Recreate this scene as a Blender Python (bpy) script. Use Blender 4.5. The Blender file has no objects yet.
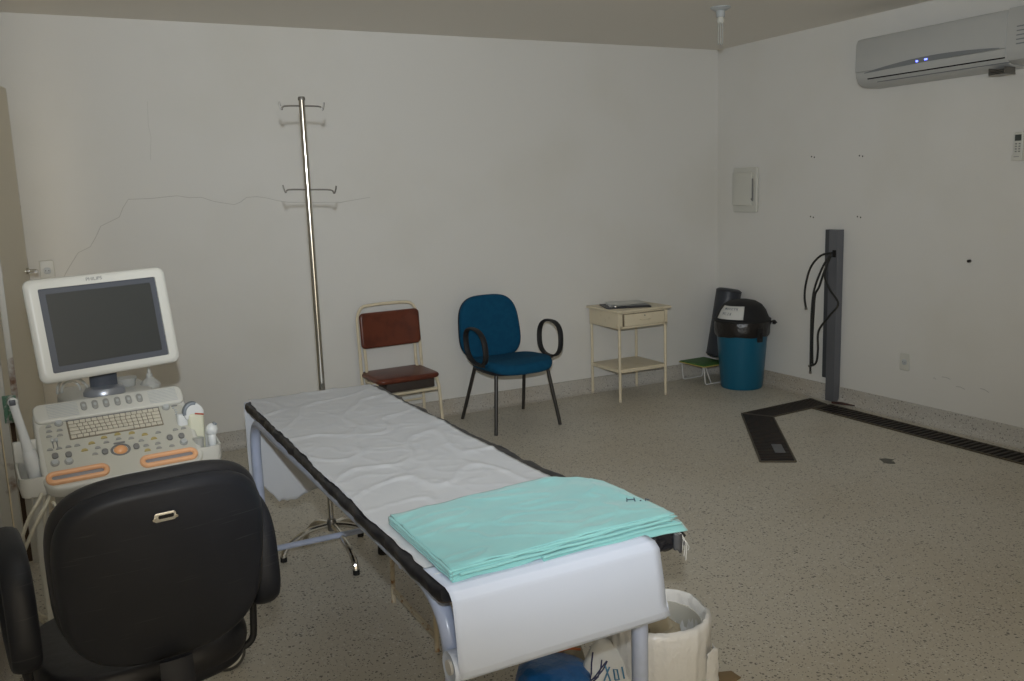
import bpy, bmesh, math, random
from mathutils import Vector, Matrix, Euler, noise
PI = math.pi
R = math.radians
sc = bpy.context.scene
COL = sc.collection

# ------------------------------------------------------------------ camera
CAMROT = Matrix(((0.88538, 0.10697, -0.45239), (-0.46362, 0.13202, -0.87614), (-0.03400, 0.98546, 0.16648)))
# orthonormalise
c0 = Vector((CAMROT[0][0], CAMROT[1][0], CAMROT[2][0])).normalized()
c1 = Vector((CAMROT[0][1], CAMROT[1][1], CAMROT[2][1])); c1 = (c1 - c0 * c0.dot(c1)).normalized()
c2 = c0.cross(c1)
CM = Matrix(((c0.x, c1.x, c2.x), (c0.y, c1.y, c2.y), (c0.z, c1.z, c2.z)))
cam_d = bpy.data.cameras.new('camera')
cam = bpy.data.objects.new('camera', cam_d); COL.objects.link(cam)
cam_d.sensor_width = 36.0
cam_d.lens = 36.0 * 886.0 / 1024.0
cam_d.clip_start = 0.02
cam.matrix_world = Matrix.Translation((0, 0, 1.55)) @ CM.to_4x4()
sc.camera = cam

# ------------------------------------------------------------------ light
sc.view_settings.view_transform = 'Standard'
sc.view_settings.look = 'None'
sc.view_settings.gamma = 1.0
sc.view_settings.use_curve_mapping = False
sc.view_settings.exposure = 0.0
w = bpy.data.worlds.new('world'); sc.world = w; w.use_nodes = True
w.node_tree.nodes['Background'].inputs[0].default_value = (1.0, 0.87, 0.66, 1)
w.node_tree.nodes['Background'].inputs[1].default_value = 2.0
# the camera's flash, a hand above the lens
fl = bpy.data.lights.new('camera_flash', 'SPOT')
fl.energy = 440.0
fl.color = (0.86, 0.93, 1.0)
fl.shadow_soft_size = 0.022
fl.spot_size = R(92)
fl.spot_blend = 1.0
flo = bpy.data.objects.new('camera_flash', fl); COL.objects.link(flo)
flo.matrix_world = Matrix.Translation(Vector((0, 0, 1.55)) + c1 * 0.19 + c2 * 0.03) @ (CM @ Euler((R(18), R(-2), 0)).to_matrix()).to_4x4()

# ------------------------------------------------------------------ materials
def mat(name, col, rough=0.5, metal=0.0, coat=0.0, trans=0.0, emit=None, bump=None, var=None, spec=0.5, alpha=1.0, sheen=0.0, bumpdist=0.002):
    m = bpy.data.materials.new(name); m.use_nodes = True
    nt = m.node_tree; b = nt.nodes['Principled BSDF']
    b.inputs['Base Color'].default_value = (*col, 1)
    b.inputs['Roughness'].default_value = rough
    b.inputs['Metallic'].default_value = metal
    b.inputs['Coat Weight'].default_value = coat
    b.inputs['Transmission Weight'].default_value = trans
    b.inputs['Specular IOR Level'].default_value = spec
    b.inputs['Alpha'].default_value = alpha
    b.inputs['Sheen Weight'].default_value = sheen
    if emit:
        b.inputs['Emission Color'].default_value = (*emit[0], 1); b.inputs['Emission Strength'].default_value = emit[1]
    tc = nt.nodes.new('ShaderNodeTexCoord')
    if var:   # (scale, other colour, low, high)
        n = nt.nodes.new('ShaderNodeTexNoise'); n.inputs['Scale'].default_value = var[0]; n.inputs['Detail'].default_value = 6
        r = nt.nodes.new('ShaderNodeValToRGB')
        r.color_ramp.elements[0].position = var[2]; r.color_ramp.elements[0].color = (*col, 1)
        r.color_ramp.elements[1].position = var[3]; r.color_ramp.elements[1].color = (*var[1], 1)
        nt.links.new(tc.outputs['Object'], n.inputs['Vector']); nt.links.new(n.outputs[0], r.inputs[0])
        nt.links.new(r.outputs[0], b.inputs['Base Color'])
    if bump:  # (scale, strength)
        n = nt.nodes.new('ShaderNodeTexNoise'); n.inputs['Scale'].default_value = bump[0]; n.inputs['Detail'].default_value = 4
        bp = nt.nodes.new('ShaderNodeBump'); bp.inputs['Strength'].default_value = bump[1]; bp.inputs['Distance'].default_value = bumpdist
        nt.links.new(tc.outputs['Object'], n.inputs['Vector']); nt.links.new(n.outputs[0], bp.inputs['Height'])
        nt.links.new(bp.outputs[0], b.inputs['Normal'])
    return m

def terrazzo(name, base, dark, light, rough, stain):
    m = bpy.data.materials.new(name); m.use_nodes = True
    nt = m.node_tree; N = nt.nodes; L = nt.links; b = N['Principled BSDF']
    tc = N.new('ShaderNodeTexCoord')
    n1 = N.new('ShaderNodeTexNoise'); n1.inputs['Scale'].default_value = 1.1; n1.inputs['Detail'].default_value = 7
    r1 = N.new('ShaderNodeValToRGB'); r1.color_ramp.elements[0].position = .42; r1.color_ramp.elements[1].position = .68
    r1.color_ramp.elements[0].color = (*base, 1); r1.color_ramp.elements[1].color = (*stain, 1)
    L.new(tc.outputs['Object'], n1.inputs['Vector']); L.new(n1.outputs[0], r1.inputs[0])
    cur = r1.outputs[0]
    for scale, thr, colr, seed in ((72, .27, dark, 0), (105, .30, light, 7), (165, .36, dark, 13)):
        mp = N.new('ShaderNodeMapping'); mp.inputs['Location'].default_value = (seed, seed * 2, seed)
        v = N.new('ShaderNodeTexVoronoi'); v.inputs['Scale'].default_value = scale
        L.new(tc.outputs['Object'], mp.inputs['Vector']); L.new(mp.outputs[0], v.inputs['Vector'])
        sep = N.new('ShaderNodeSeparateColor'); L.new(v.outputs['Color'], sep.inputs[0])
        # a speck: near the cell centre, in about a third of the cells
        a = N.new('ShaderNodeMath'); a.operation = 'LESS_THAN'; L.new(v.outputs['Distance'], a.inputs[0])
        mul = N.new('ShaderNodeMath'); mul.operation = 'MULTIPLY'; L.new(sep.outputs[1], mul.inputs[0]); mul.inputs[1].default_value = thr * 1.6
        L.new(mul.outputs[0], a.inputs[1])
        c = N.new('ShaderNodeMath'); c.operation = 'LESS_THAN'; L.new(sep.outputs[0], c.inputs[0]); c.inputs[1].default_value = .33
        d = N.new('ShaderNodeMath'); d.operation = 'MULTIPLY'; L.new(a.outputs[0], d.inputs[0]); L.new(c.outputs[0], d.inputs[1])
        e = N.new('ShaderNodeMath'); e.operation = 'MULTIPLY'; L.new(d.outputs[0], e.inputs[0]); e.inputs[1].default_value = .8
        mx = N.new('ShaderNodeMix'); mx.data_type = 'RGBA'
        L.new(e.outputs[0], mx.inputs[0]); L.new(cur, mx.inputs[6]); mx.inputs[7].default_value = (*colr, 1)
        cur = mx.outputs[2]
    L.new(cur, b.inputs['Base Color'])
    b.inputs['Roughness'].default_value = rough
    n2 = N.new('ShaderNodeTexNoise'); n2.inputs['Scale'].default_value = 3.0
    mr = N.new('ShaderNodeMapRange'); mr.inputs[3].default_value = rough - .08; mr.inputs[4].default_value = rough + .12
    L.new(tc.outputs['Object'], n2.inputs['Vector']); L.new(n2.outputs[0], mr.inputs[0]); L.new(mr.outputs[0], b.inputs['Roughness'])
    return m

M = {}
M['wall'] = mat('wall_paint', (.67, .655, .615), .75, bump=(22, .10), var=(1.3, (.63, .61, .555), .48, .78), bumpdist=.004)
M['ceiling'] = mat('ceiling_paint', (.76, .72, .65), .85, bump=(14, .08))
M['floor'] = terrazzo('terrazzo_floor', (.54, .505, .43), (.075, .068, .06), (.66, .65, .60), .42, (.50, .455, .37))
M['base'] = terrazzo('terrazzo_baseboard', (.47, .45, .41), (.17, .16, .15), (.60, .59, .56), .5, (.42, .37, .30))
M['crack'] = mat('crack_line', (.47, .455, .42), .9)
M['hole'] = mat('screw_hole_dark', (.05, .045, .04), .9)
M['smudge'] = mat('smudge_grey', (.34, .33, .31), .8)
M['door'] = mat('door_beige', (.68, .61, .47), .45, bump=(6, .05))
M['jamb'] = mat('jamb_white_rust', (.60, .58, .52), .45, var=(9, (.16, .07, .03), .60, .72))
M['gap'] = mat('rusty_gap', (.06, .035, .02), .9)
M['green_metal'] = mat('hinge_green', (.10, .22, .14), .5, var=(40, (.4, .4, .36), .5, .6))
M['chrome'] = mat('chrome', (.62, .60, .55), .16, 1.0)
M['steel'] = mat('brushed_steel', (.5, .48, .44), .28, 1.0)
M['rod'] = mat('hook_rod', (.22, .21, .19), .35, .8)
M['black_rubber'] = mat('black_rubber', (.013, .013, .014), .6, spec=.35)
M['blk_plastic'] = mat('black_plastic', (.0095, .0108, .0155), .5, spec=.35, bump=(140, .10), var=(7, (.013, .0145, .020), .45, .7), bumpdist=.001)
M['blk_vinyl'] = mat('black_vinyl', (.013, .013, .016), .42, spec=.4, bump=(28, .3), bumpdist=.004)
M['blk_bag'] = mat('black_bag', (.016, .013, .012), .30, bump=(18, .8), bumpdist=.012)
M['paper'] = mat('exam_paper', (.56, .62, .745), .7, bump=(320, .12), bumpdist=.0008)  # flash-lit copy of the paper: bluish cast put into its colour
M['paper_ambient'] = mat('exam_paper_ambient', (.56, .575, .60), .6, bump=(90, .12), bumpdist=.001)  # same paper where ambient light falls: duller, more neutral tone painted in
M['cardboard'] = mat('roll_core', (.55, .54, .52), .8)
M['bedtube'] = mat('bed_frame_enamel', (.44, .50, .66), .28, coat=.4, var=(25, (.40, .46, .60), .5, .75))
M['towel'] = mat('turquoise_cloth', (.22, .50, .50), .9, bump=(400, .25), sheen=.3, bumpdist=.0006, var=(5, (.25, .54, .53), .4, .7))
M['ink'] = mat('dark_ink', (.05, .08, .11), .8)
M['cream'] = mat('cream_enamel', (.66, .58, .42), .4, var=(14, (.56, .47, .32), .55, .75))
M['cream_rust'] = mat('cream_rusty', (.55, .48, .36), .5, var=(30, (.30, .16, .07), .56, .68))
M['brown'] = mat('brown_vinyl', (.125, .030, .014), .36, bump=(45, .3), var=(11, (.085, .020, .010), .45, .65), bumpdist=.002)
M['darkwood'] = mat('dark_under', (.035, .025, .02), .7)
M['blue_fab'] = mat('blue_fabric', (.0035, .058, .122), .92, bump=(500, .5), sheen=.0, var=(30, (.0045, .067, .136), .4, .6), bumpdist=.001, spec=.2)
M['blk_metal'] = mat('black_metal', (.035, .032, .028), .35, .2)
M['can'] = mat('blue_can_plastic', (.006, .105, .18), .36, bump=(30, .06))
M['label'] = mat('label_paper', (.60, .60, .57), .7)
M['roll_vinyl'] = mat('dark_navy_vinyl', (.028, .032, .040), .45, bump=(20, .2))
M['green_top'] = mat('green_rubber', (.035, .13, .02), .6)
M['yellow_edge'] = mat('yellow_edge', (.42, .34, .10), .5)
M['white_metal'] = mat('white_metal', (.60, .60, .58), .4)
M['grey_metal'] = mat('grey_conduit', (.145, .15, .165), .4, .35, bump=(6, .05))
M['grey_dark'] = mat('grey_conduit_dark', (.065, .068, .075), .5, .2)
M['cable'] = mat('cable_black', (.015, .015, .013), .5)
M['grate'] = mat('cast_iron', (.026, .020, .017), .5, .5, var=(30, (.05, .03, .02), .5, .7))
M['grate_edge'] = mat('grate_frame', (.10, .085, .06), .5, .4)
M['painted_void'] = mat('painted_void_black', (.006, .005, .004), .95)
M['patch'] = mat('floor_patch', (.11, .11, .095), .7)
M['rust_plate'] = mat('rust_plate', (.10, .028, .015), .6, var=(30, (.04, .02, .015), .4, .6))
M['ac'] = mat('ac_white', (.43, .43, .41), .35)
M['ac_strip'] = mat('ac_grey_strip', (.19, .20, .205), .35)
M['led'] = mat('blue_led', (.1, .1, .9), .3, emit=((.12, .16, 1.0), 5.0))
M['ivory'] = mat('ivory_plastic', (.58, .57, .51), .38)
M['us_white'] = mat('machine_offwhite', (.62, .615, .565), .38, bump=(300, .03))
M['us_grey'] = mat('machine_panel', (.56, .55, .48), .42)
M['us_bezel'] = mat('screen_inner_bezel', (.075, .082, .100), .4)
M['screen'] = mat('screen_glass', (.040, .043, .042), .30, spec=.6)
M['orange'] = mat('orange_translucent', (.86, .46, .24), .35, coat=.3)
M['ball'] = mat('orange_ball', (.90, .44, .20), .2, coat=.5)
M['btn'] = mat('grey_button', (.33, .33, .31), .4)
M['btn_dk'] = mat('dark_grey_button', (.20, .20, .195), .4)
M['btn_lt'] = mat('light_button', (.48, .50, .50), .4)
M['btn_yl'] = mat('yellow_button', (.45, .36, .14), .4)
M['key'] = mat('key_cream', (.62, .58, .48), .5)
M['kbed'] = mat('key_bed', (.22, .19, .14), .6)
M['silver'] = mat('silver_plastic', (.34, .36, .40), .3, .5)
M['dkslate'] = mat('slate_plastic', (.07, .08, .10), .4)
M['clear'] = mat('milky_plastic', (.72, .73, .70), .3, trans=.45, alpha=.75)
M['cable_w'] = mat('cable_cream', (.60, .57, .47), .45)
M['probe_grey'] = mat('probe_grey', (.20, .23, .26), .4)
M['red'] = mat('red_mark', (.40, .05, .02), .5)
M['probe_cream'] = mat('probe_cream', (.66, .66, .52), .4)
M['probe_white'] = mat('probe_white', (.68, .70, .70), .35)
M['tyre'] = mat('tyre_grey', (.07, .07, .065), .6)
M['bag_w'] = mat('white_bin_bag', (.76, .76, .75), .28, bump=(11, .9), coat=.25, bumpdist=.02)
M['bag_in'] = mat('crumpled_litter', (.42, .37, .27), .7)
M['bag_b'] = mat('blue_bag', (.015, .12, .36), .3, bump=(40, .6), trans=.0, bumpdist=.006)
M['bag_p'] = mat('printed_bag', (.62, .63, .62), .3, bump=(20, .5), bumpdist=.008)
M['blueink'] = mat('blue_print', (.05, .20, .36), .5)
M['navyink'] = mat('navy_print', (.025, .03, .10), .5)
M['orangemark'] = mat('orange_scrap', (.60, .18, .06), .6)
M['brownscrap'] = mat('brown_scrap', (.24, .17, .09), .8)
M['lampglass'] = mat('lamp_tube', (.42, .42, .38), .3)
M['ceramic'] = mat('lamp_rose', (.42, .44, .44), .35)
M['lcd'] = mat('lcd_dark', (.05, .06, .055), .3)
M['folder'] = mat('clipboard_dark', (.018, .018, .025), .4)
M['emblem'] = mat('emblem_metal', (.75, .74, .70), .25, .9)

# fine pale scratches worn into the black plastic shell
_nt = M['blk_plastic'].node_tree; _b = _nt.nodes['Principled BSDF']
_src = _b.inputs['Base Color'].links[0].from_socket
_tc = _nt.nodes.new('ShaderNodeTexCoord'); _mp = _nt.nodes.new('ShaderNodeMapping')
_mp.inputs['Rotation'].default_value = (0, R(4), 0); _mp.inputs['Scale'].default_value = (5, 5, 150)
_n = _nt.nodes.new('ShaderNodeTexNoise'); _n.inputs['Scale'].default_value = 1.6; _n.inputs['Detail'].default_value = 2
_r = _nt.nodes.new('ShaderNodeValToRGB'); _r.color_ramp.elements[0].position = .66; _r.color_ramp.elements[1].position = .74
_mx = _nt.nodes.new('ShaderNodeMix'); _mx.data_type = 'RGBA'
_nt.links.new(_tc.outputs['Object'], _mp.inputs['Vector']); _nt.links.new(_mp.outputs[0], _n.inputs['Vector']); _nt.links.new(_n.outputs[0], _r.inputs[0])
_nt.links.new(_r.outputs[0], _mx.inputs[0]); _nt.links.new(_src, _mx.inputs[6]); _mx.inputs[7].default_value = (.030, .032, .036, 1)
_nt.links.new(_mx.outputs[2], _b.inputs['Base Color'])

# ------------------------------------------------------------------ mesh helpers
def catmull(pts, n=8, closed=False):
    P = [Vector(p) for p in pts]; out = []
    L = len(P); segs = L if closed else L - 1
    for i in range(segs):
        if closed: a, b, c, d = P[(i-1) % L], P[i], P[(i+1) % L], P[(i+2) % L]
        else: a, b, c, d = P[max(i-1, 0)], P[i], P[i+1], P[min(i+2, L-1)]
        for k in range(n):
            t = k / n; t2 = t*t; t3 = t2*t
            out.append(.5 * ((2*b) + (-a+c)*t + (2*a-5*b+4*c-d)*t2 + (-a+3*b-3*c+d)*t3))
    if not closed: out.append(P[-1].copy())
    return out

def fillet(pts, r, n=6, closed=False):
    """polyline with its corners rounded by radius-like distance r"""
    P = [Vector(p) for p in pts]; out = []; L = len(P)
    for i in range(L):
        if not closed and i in (0, L-1): out.append(P[i].copy()); continue
        a, b, c = P[(i-1) % L], P[i], P[(i+1) % L]
        u = a-b; v = c-b; d = min(r, u.length*.49, v.length*.49)
        s = b + u.normalized()*d; e = b + v.normalized()*d
        for k in range(n+1):
            t = k/n; out.append(s*(1-t)**2 + b*2*t*(1-t) + e*t*t)
    return out

def rrect(w, h, r, n=5, cx=0, cy=0):
    out = []
    for (sx, sy, a0) in ((1, 1, 0), (-1, 1, 90), (-1, -1, 180), (1, -1, 270)):
        for k in range(n+1):
            a = R(a0 + 90*k/n)
            out.append((cx + sx*(w/2-r) + r*math.cos(a), cy + sy*(h/2-r) + r*math.sin(a)))
    return out

def superell(w, h, p, n=40):
    out = []
    for k in range(n):
        a = 2*PI*k/n; c, s = math.cos(a), math.sin(a)
        out.append((w/2*math.copysign(abs(c)**(2/p), c), h/2*math.copysign(abs(s)**(2/p), s)))
    return out

class MB:
    def __init__(s): s.bm = bmesh.new()
    def _add(s, vs, fs, mtx=None):
        V = [s.bm.verts.new((mtx @ Vector(v)) if mtx else Vector(v)) for v in vs]
        for f in fs:
            try: s.bm.faces.new([V[i] for i in f])
            except ValueError: pass
        return V
    def box(s, c, size, bev=0.0, rot=None, seg=2):
        t = bmesh.new(); bmesh.ops.create_cube(t, size=1.0)
        for v in t.verts: v.co = Vector((v.co.x*size[0], v.co.y*size[1], v.co.z*size[2]))
        if bev > 0: bmesh.ops.bevel(t, geom=list(t.edges), offset=bev, segments=seg, affect='EDGES', profile=.6)
        m = Matrix.Translation(c) @ (rot.to_4x4() if rot else Matrix.Identity(4))
        t.verts.index_update()
        s._add([v.co.copy() for v in t.verts], [[v.index for v in f.verts] for f in t.faces], m); t.free(); return s
    def tube(s, pts, r, seg=10, closed=False, flat=None, up=None, caps=True):
        P = [Vector(p) for p in pts]; n = len(P); vs = []; fs = []
        def tan(i):
            if closed: return (P[(i+1) % n]-P[(i-1) % n]).normalized()
            return (P[min(i+1, n-1)]-P[max(i-1, 0)]).normalized()
        t = tan(0)
        nrm = Vector(up) if up else (Vector((0, 0, 1)) if abs(t.z) < .9 else Vector((1, 0, 0)))
        nrm = (nrm - t*nrm.dot(t)).normalized()
        for i in range(n):
            t = tan(i)
            if up: nrm = Vector(up)
            nrm = nrm - t*nrm.dot(t)
            if nrm.length < 1e-6: nrm = t.orthogonal()
            nrm.normalize(); bi = t.cross(nrm)
            ri = r[i] if isinstance(r, (list, tuple)) else r
            ra, rb = (flat if flat else (ri, ri))
            if flat and isinstance(r, (list, tuple)): ra *= ri; rb *= ri
            for k in range(seg):
                a = 2*PI*k/seg; vs.append(P[i] + nrm*ra*math.cos(a) + bi*rb*math.sin(a))
        rng = n if closed else n-1
        for i in range(rng):
            j = (i+1) % n
            for k in range(seg): fs.append((i*seg+k, i*seg+(k+1) % seg, j*seg+(k+1) % seg, j*seg+k))
        if not closed and caps: fs.append(list(range(seg))[::-1]); fs.append([(n-1)*seg+k for k in range(seg)])
        s._add(vs, fs); return s
    def cyl(s, a, b, r, r2=None, seg=16):
        a, b = Vector(a), Vector(b); return s.tube([a, b], [r, r if r2 is None else r2], seg)
    def lathe(s, prof, c=(0, 0, 0), seg=32, mtx=None, wob=None):
        vs = []; fs = []; n = len(prof)
        for i, (r, z) in enumerate(prof):
            for k in range(seg):
                a = 2*PI*k/seg; rr = r * (1 + (wob(a, z) if wob else 0))
                vs.append(Vector((c[0]+rr*math.cos(a), c[1]+rr*math.sin(a), c[2]+z)))
        for i in range(n-1):
            for k in range(seg): fs.append((i*seg+k, i*seg+(k+1) % seg, (i+1)*seg+(k+1) % seg, (i+1)*seg+k))
        if prof[0][0] > 1e-5: fs.append(list(range(seg))[::-1])
        if prof[-1][0] > 1e-5: fs.append([(n-1)*seg+k for k in range(seg)])
        s._add(vs, fs, mtx); return s
    def slab(s, pts, z0, z1, r=0.004, n=3, mtx=None, top=True, bottom=True):
        """closed 2-D outline (counter-clockwise) raised from z0 to z1 with rounded rims"""
        P = [Vector((p[0], p[1])) for p in pts]; L = len(P)
        nr = []
        for i in range(L):
            e = (P[(i+1) % L]-P[(i-1) % L]); nr.append(Vector((e.y, -e.x)).normalized() if e.length > 1e-9 else Vector((0, 0)))
        rings = []
        rb = r if bottom else 0; rt = r if top else 0
        for k in range(n+1):
            a = PI/2*k/n; rings.append((rb*(1-math.sin(a)), z0 + rb*(1-math.cos(a))))
        for k in range(n+1):
            a = PI/2*k/n; rings.append((rt*(1-math.cos(a)), z1 - rt*(1-math.sin(a))))
        vs = []; fs = []
        for (ins, z) in rings:
            for i in range(L): q = P[i]-nr[i]*ins; vs.append(Vector((q.x, q.y, z)))
        m = len(rings)
        for i in range(m-1):
            for k in range(L): fs.append((i*L+k, i*L+(k+1) % L, (i+1)*L+(k+1) % L, (i+1)*L+k))
        fs.append(list(range(L))[::-1]); fs.append([(m-1)*L+k for k in range(L)])
        s._add(vs, fs, mtx); return s
    def pad(s, pts, t, crown=.3, rings=6, mtx=None, flatback=False):
        """cushion: outline scaled inwards over a domed profile, both faces"""
        P = [Vector((p[0], p[1])) for p in pts]; L = len(P); vs = []; fs = []
        c = sum(P, Vector((0, 0)))/L
        prof = []
        for k in range(rings+1):
            a = PI/2*k/rings; prof.append((1 - (1-.0)*crown*(1-math.cos(a)) , math.sin(a)))
        full = []
        for sc_, z in reversed(prof): full.append((sc_, -z*t/2*(0.3 if flatback else 1)))
        for sc_, z in prof[1:]: full.append((sc_, z*t/2))
        for sc_, z in full:
            for i in range(L): q = c+(P[i]-c)*sc_; vs.append(Vector((q.x, q.y, z)))
        m = len(full)
        for i in range(m-1):
            for k in range(L): fs.append((i*L+k, i*L+(k+1) % L, (i+1)*L+(k+1) % L, (i+1)*L+k))
        # inner rings to a centre point, slightly higher
        for end, sgn in ((0, -1), (m-1, 1)):
            base = end*L; zz = full[end][1]; sc_ = full[end][0]; prev = base
            for f in (.75, .5, .25):
                st = len(vs)
                for i in range(L): q = c+(P[i]-c)*sc_*f; vs.append(Vector((q.x, q.y, zz*(1+.12*(1-f*f)))))
                for k in range(L):
                    a, b_, c_, d = prev+k, prev+(k+1) % L, st+(k+1) % L, st+k
                    fs.append((a, b_, c_, d) if sgn > 0 else (d, c_, b_, a))
                prev = st
            vs.append(Vector((c.x, c.y, zz*1.12))); ci = len(vs)-1
            for k in range(L):
                fs.append((prev+k, prev+(k+1) % L, ci) if sgn > 0 else (ci, prev+(k+1) % L, prev+k))
        s._add(vs, fs, mtx); return s
    def grid(s, f, nu, nv):
        vs = [Vector(f(i/nu, j/nv)) for j in range(nv+1) for i in range(nu+1)]
        fs = [(j*(nu+1)+i, j*(nu+1)+i+1, (j+1)*(nu+1)+i+1, (j+1)*(nu+1)+i) for j in range(nv) for i in range(nu)]
        s._add(vs, fs); return s
    def ball(s, c, r, seg=16, sx=1, sy=1, sz=1):
        n = 10; prof = [(r*math.sin(PI*k/n), -r*math.cos(PI*k/n)) for k in range(n+1)]
        return s.lathe(prof, (0, 0, 0), seg, Matrix.Translation(c) @ Matrix.Diagonal((sx, sy, sz, 1)))
    def warp(s, f):
        for v in s.bm.verts: v.co = Vector(f(v.co))
        return s
    def build(s, name, m, parent=None, smooth=35, thick=0, loc=None, rot=None, label=None):
        bmesh.ops.remove_doubles(s.bm, verts=list(s.bm.verts), dist=1e-6)
        if len(s.bm.faces) and thick == 0: bmesh.ops.recalc_face_normals(s.bm, faces=list(s.bm.faces))
        me = bpy.data.meshes.new(name); s.bm.to_mesh(me); s.bm.free()
        me.materials.append(M[m] if isinstance(m, str) else m)
        if smooth:
            me.shade_smooth(); me.set_sharp_from_angle(angle=R(smooth))
        o = bpy.data.objects.new(name, me); COL.objects.link(o)
        if thick:
            md = o.modifiers.new('solid', 'SOLIDIFY'); md.thickness = thick; md.offset = 0
        if parent: o.parent = parent
        if loc: o.location = loc
        if rot: o.rotation_euler = rot
        if label: o['label'] = label
        return o

def thing(name, label, cat, loc=(0, 0, 0), rz=0, group=None):
    o = bpy.data.objects.new(name, None); COL.objects.link(o); o.empty_display_size = .1
    o.location = loc; o.rotation_euler = (0, 0, R(rz)); o['label'] = label; o['category'] = cat
    if group: o['group'] = group
    return o
def tag(o, label, cat, group=None):
    o['label'] = label; o['category'] = cat
    if group: o['group'] = group
    return o
def struct(o): o['kind'] = 'structure'; return o
def lettering(txt, size, name, m, parent, mtx, depth=.0006):
    cu = bpy.data.curves.new(name, 'FONT'); cu.body = txt; cu.size = size; cu.extrude = depth
    cu.align_x = 'CENTER'; cu.align_y = 'CENTER'
    tmp = bpy.data.objects.new(name, cu); COL.objects.link(tmp)
    dg = bpy.context.evaluated_depsgraph_get(); dg.update()
    me = bpy.data.meshes.new_from_object(tmp.evaluated_get(dg))
    bpy.data.objects.remove(tmp)
    me.transform(mtx); me.materials.clear(); me.materials.append(M[m]); me.name = name
    o = bpy.data.objects.new(name, me); COL.objects.link(o); o.parent = parent
    return o
rnd = random.Random(4)

# ------------------------------------------------------------------ the room
YB, XR, XL, H = 5.657, 4.837, -0.30, 2.586
Y0 = -1.1
struct(MB().box(((XL+XR)/2, (YB+Y0)/2, -.05), (XR-XL+.6, YB-Y0+.4, .1)).build('floor', 'floor', smooth=0))
struct(MB().box(((XL+XR)/2, (YB+Y0)/2, H+.05), (XR-XL+.6, YB-Y0+.4, .1)).build('ceiling', 'ceiling', smooth=0))
wb = struct(MB().box(((XL+XR)/2, YB+.06, H/2), (XR-XL+.5, .12, H)).build('wall_back', 'wall', smooth=0))
wr = struct(MB().box((XR+.06, (YB+Y0)/2, H/2), (.12, YB-Y0+.2, H)).build('wall_right', 'wall', smooth=0))
# left wall with a doorway from y 4.30 to 5.14
mb = MB(); JY0, JY1, JH = 4.30, 5.14, 2.16
mb.box((XL-.06, (Y0+JY0)/2, H/2), (.12, JY0-Y0, H)); mb.box((XL-.06, (JY1+YB)/2, H/2), (.12, YB-JY1, H))
mb.box((XL-.06, (JY0+JY1)/2, (H+JH)/2), (.12, JY1-JY0, H-JH))
struct(mb.build('wall_left', 'wall', smooth=0))
struct(MB().box((XL-.9, (JY0+JY1)/2, 1.15), (.06, 1.6, 2.3)).build('wall_corridor', 'wall', smooth=0))
# unseen part-wall added to block world light from the right rear; left open
struct(MB().box(((1.5+XR)/2, Y0+.06, H/2), (XR-1.5, .12, H)).build('wall_rear_light_block', 'wall', smooth=0))
# terrazzo skirting with a rounded foot
def skirt(mb, a, b, nrm):
    a, b, nrm = Vector(a), Vector(b), Vector(nrm)
    prof = [(0, .112), (.010, .112), (.014, .108), (.014, .045), (.018, .025), (.030, .008), (.045, .0015), (.045, 0), (0, 0)]
    vs = [a+nrm*d+Vector((0, 0, z)) for d, z in prof]+[b+nrm*d+Vector((0, 0, z)) for d, z in prof]; n = len(prof)
    mb._add(vs, [(i, (i+1) % n, (i+1) % n+n, i+n) for i in range(n)]+[list(range(n)), list(range(n, 2*n))])
    return mb
struct(skirt(MB(), (XL, YB, 0), (XR, YB, 0), (0, -1, 0)).build('baseboard_back', 'base'))
struct(skirt(MB(), (XR, YB, 0), (XR, Y0, 0), (-1, 0, 0)).build('baseboard_right', 'base'))
struct(skirt(MB(), (XL, JY0-.06, 0), (XL, Y0, 0), (1, 0, 0)).build('baseboard_left', 'base'))
# crack across the back wall
cr = [(0.06, 1.15), (0.087, 1.195), (0.149, 1.285), (0.216, 1.316), (0.25, 1.37), (0.282, 1.43), (0.33, 1.452), (0.385, 1.477), (0.41, 1.53), (0.443, 1.577), (.57, 1.578), (0.711, 1.589), (0.78, 1.575), (0.85, 1.575), (0.92, 1.548), (1.039, 1.524), (1.08, 1.54), (1.116, 1.566), (1.18, 1.568), (1.241, 1.557), (1.30, 1.54), (1.367, 1.527), (1.524, 1.521), (1.712, 1.515), (1.908, 1.54)]
MB().tube([(x, YB+.0004, z) for x, z in cr], .0017, 6).build('crack', 'crack', wb, label='thin dark crack wandering across the plaster')
MB().tube([(.60, YB+.0004, 2.13), (.592, YB+.0004, 2.0), (.60, YB+.0004, 1.93), (.585, YB+.0004, 1.80)], .0009, 6).build('crack', 'crack', wb, label='faint vertical hairline crack')
for y, z in ((4.654, 1.713), (4.235, 1.699), (4.651, 1.294), (4.236, 1.298)):
    m2 = MB()
    for dy in (-.013, .013): m2.cyl((XR+.004, y+dy, z+dy*.2), (XR-.001, y+dy, z+dy*.2), .0055, seg=10)
    m2.build('screw_hole', 'hole', wr, label='pair of dark screw holes')
for a, b in (((3.56, .318), (3.50, .312)), ((3.46, .275), (3.40, .268)), ((3.30, .292), (3.245, .278)), ((3.62, .30), (3.60, .295))):
    MB().tube([(XR+.0005, a[0], a[1]), (XR+.0005, (a[0]+b[0])/2, (a[1]+b[1])/2+.006), (XR+.0005, b[0], b[1])], .0018, 6).build('scuff_mark', 'smudge', wr)
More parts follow.
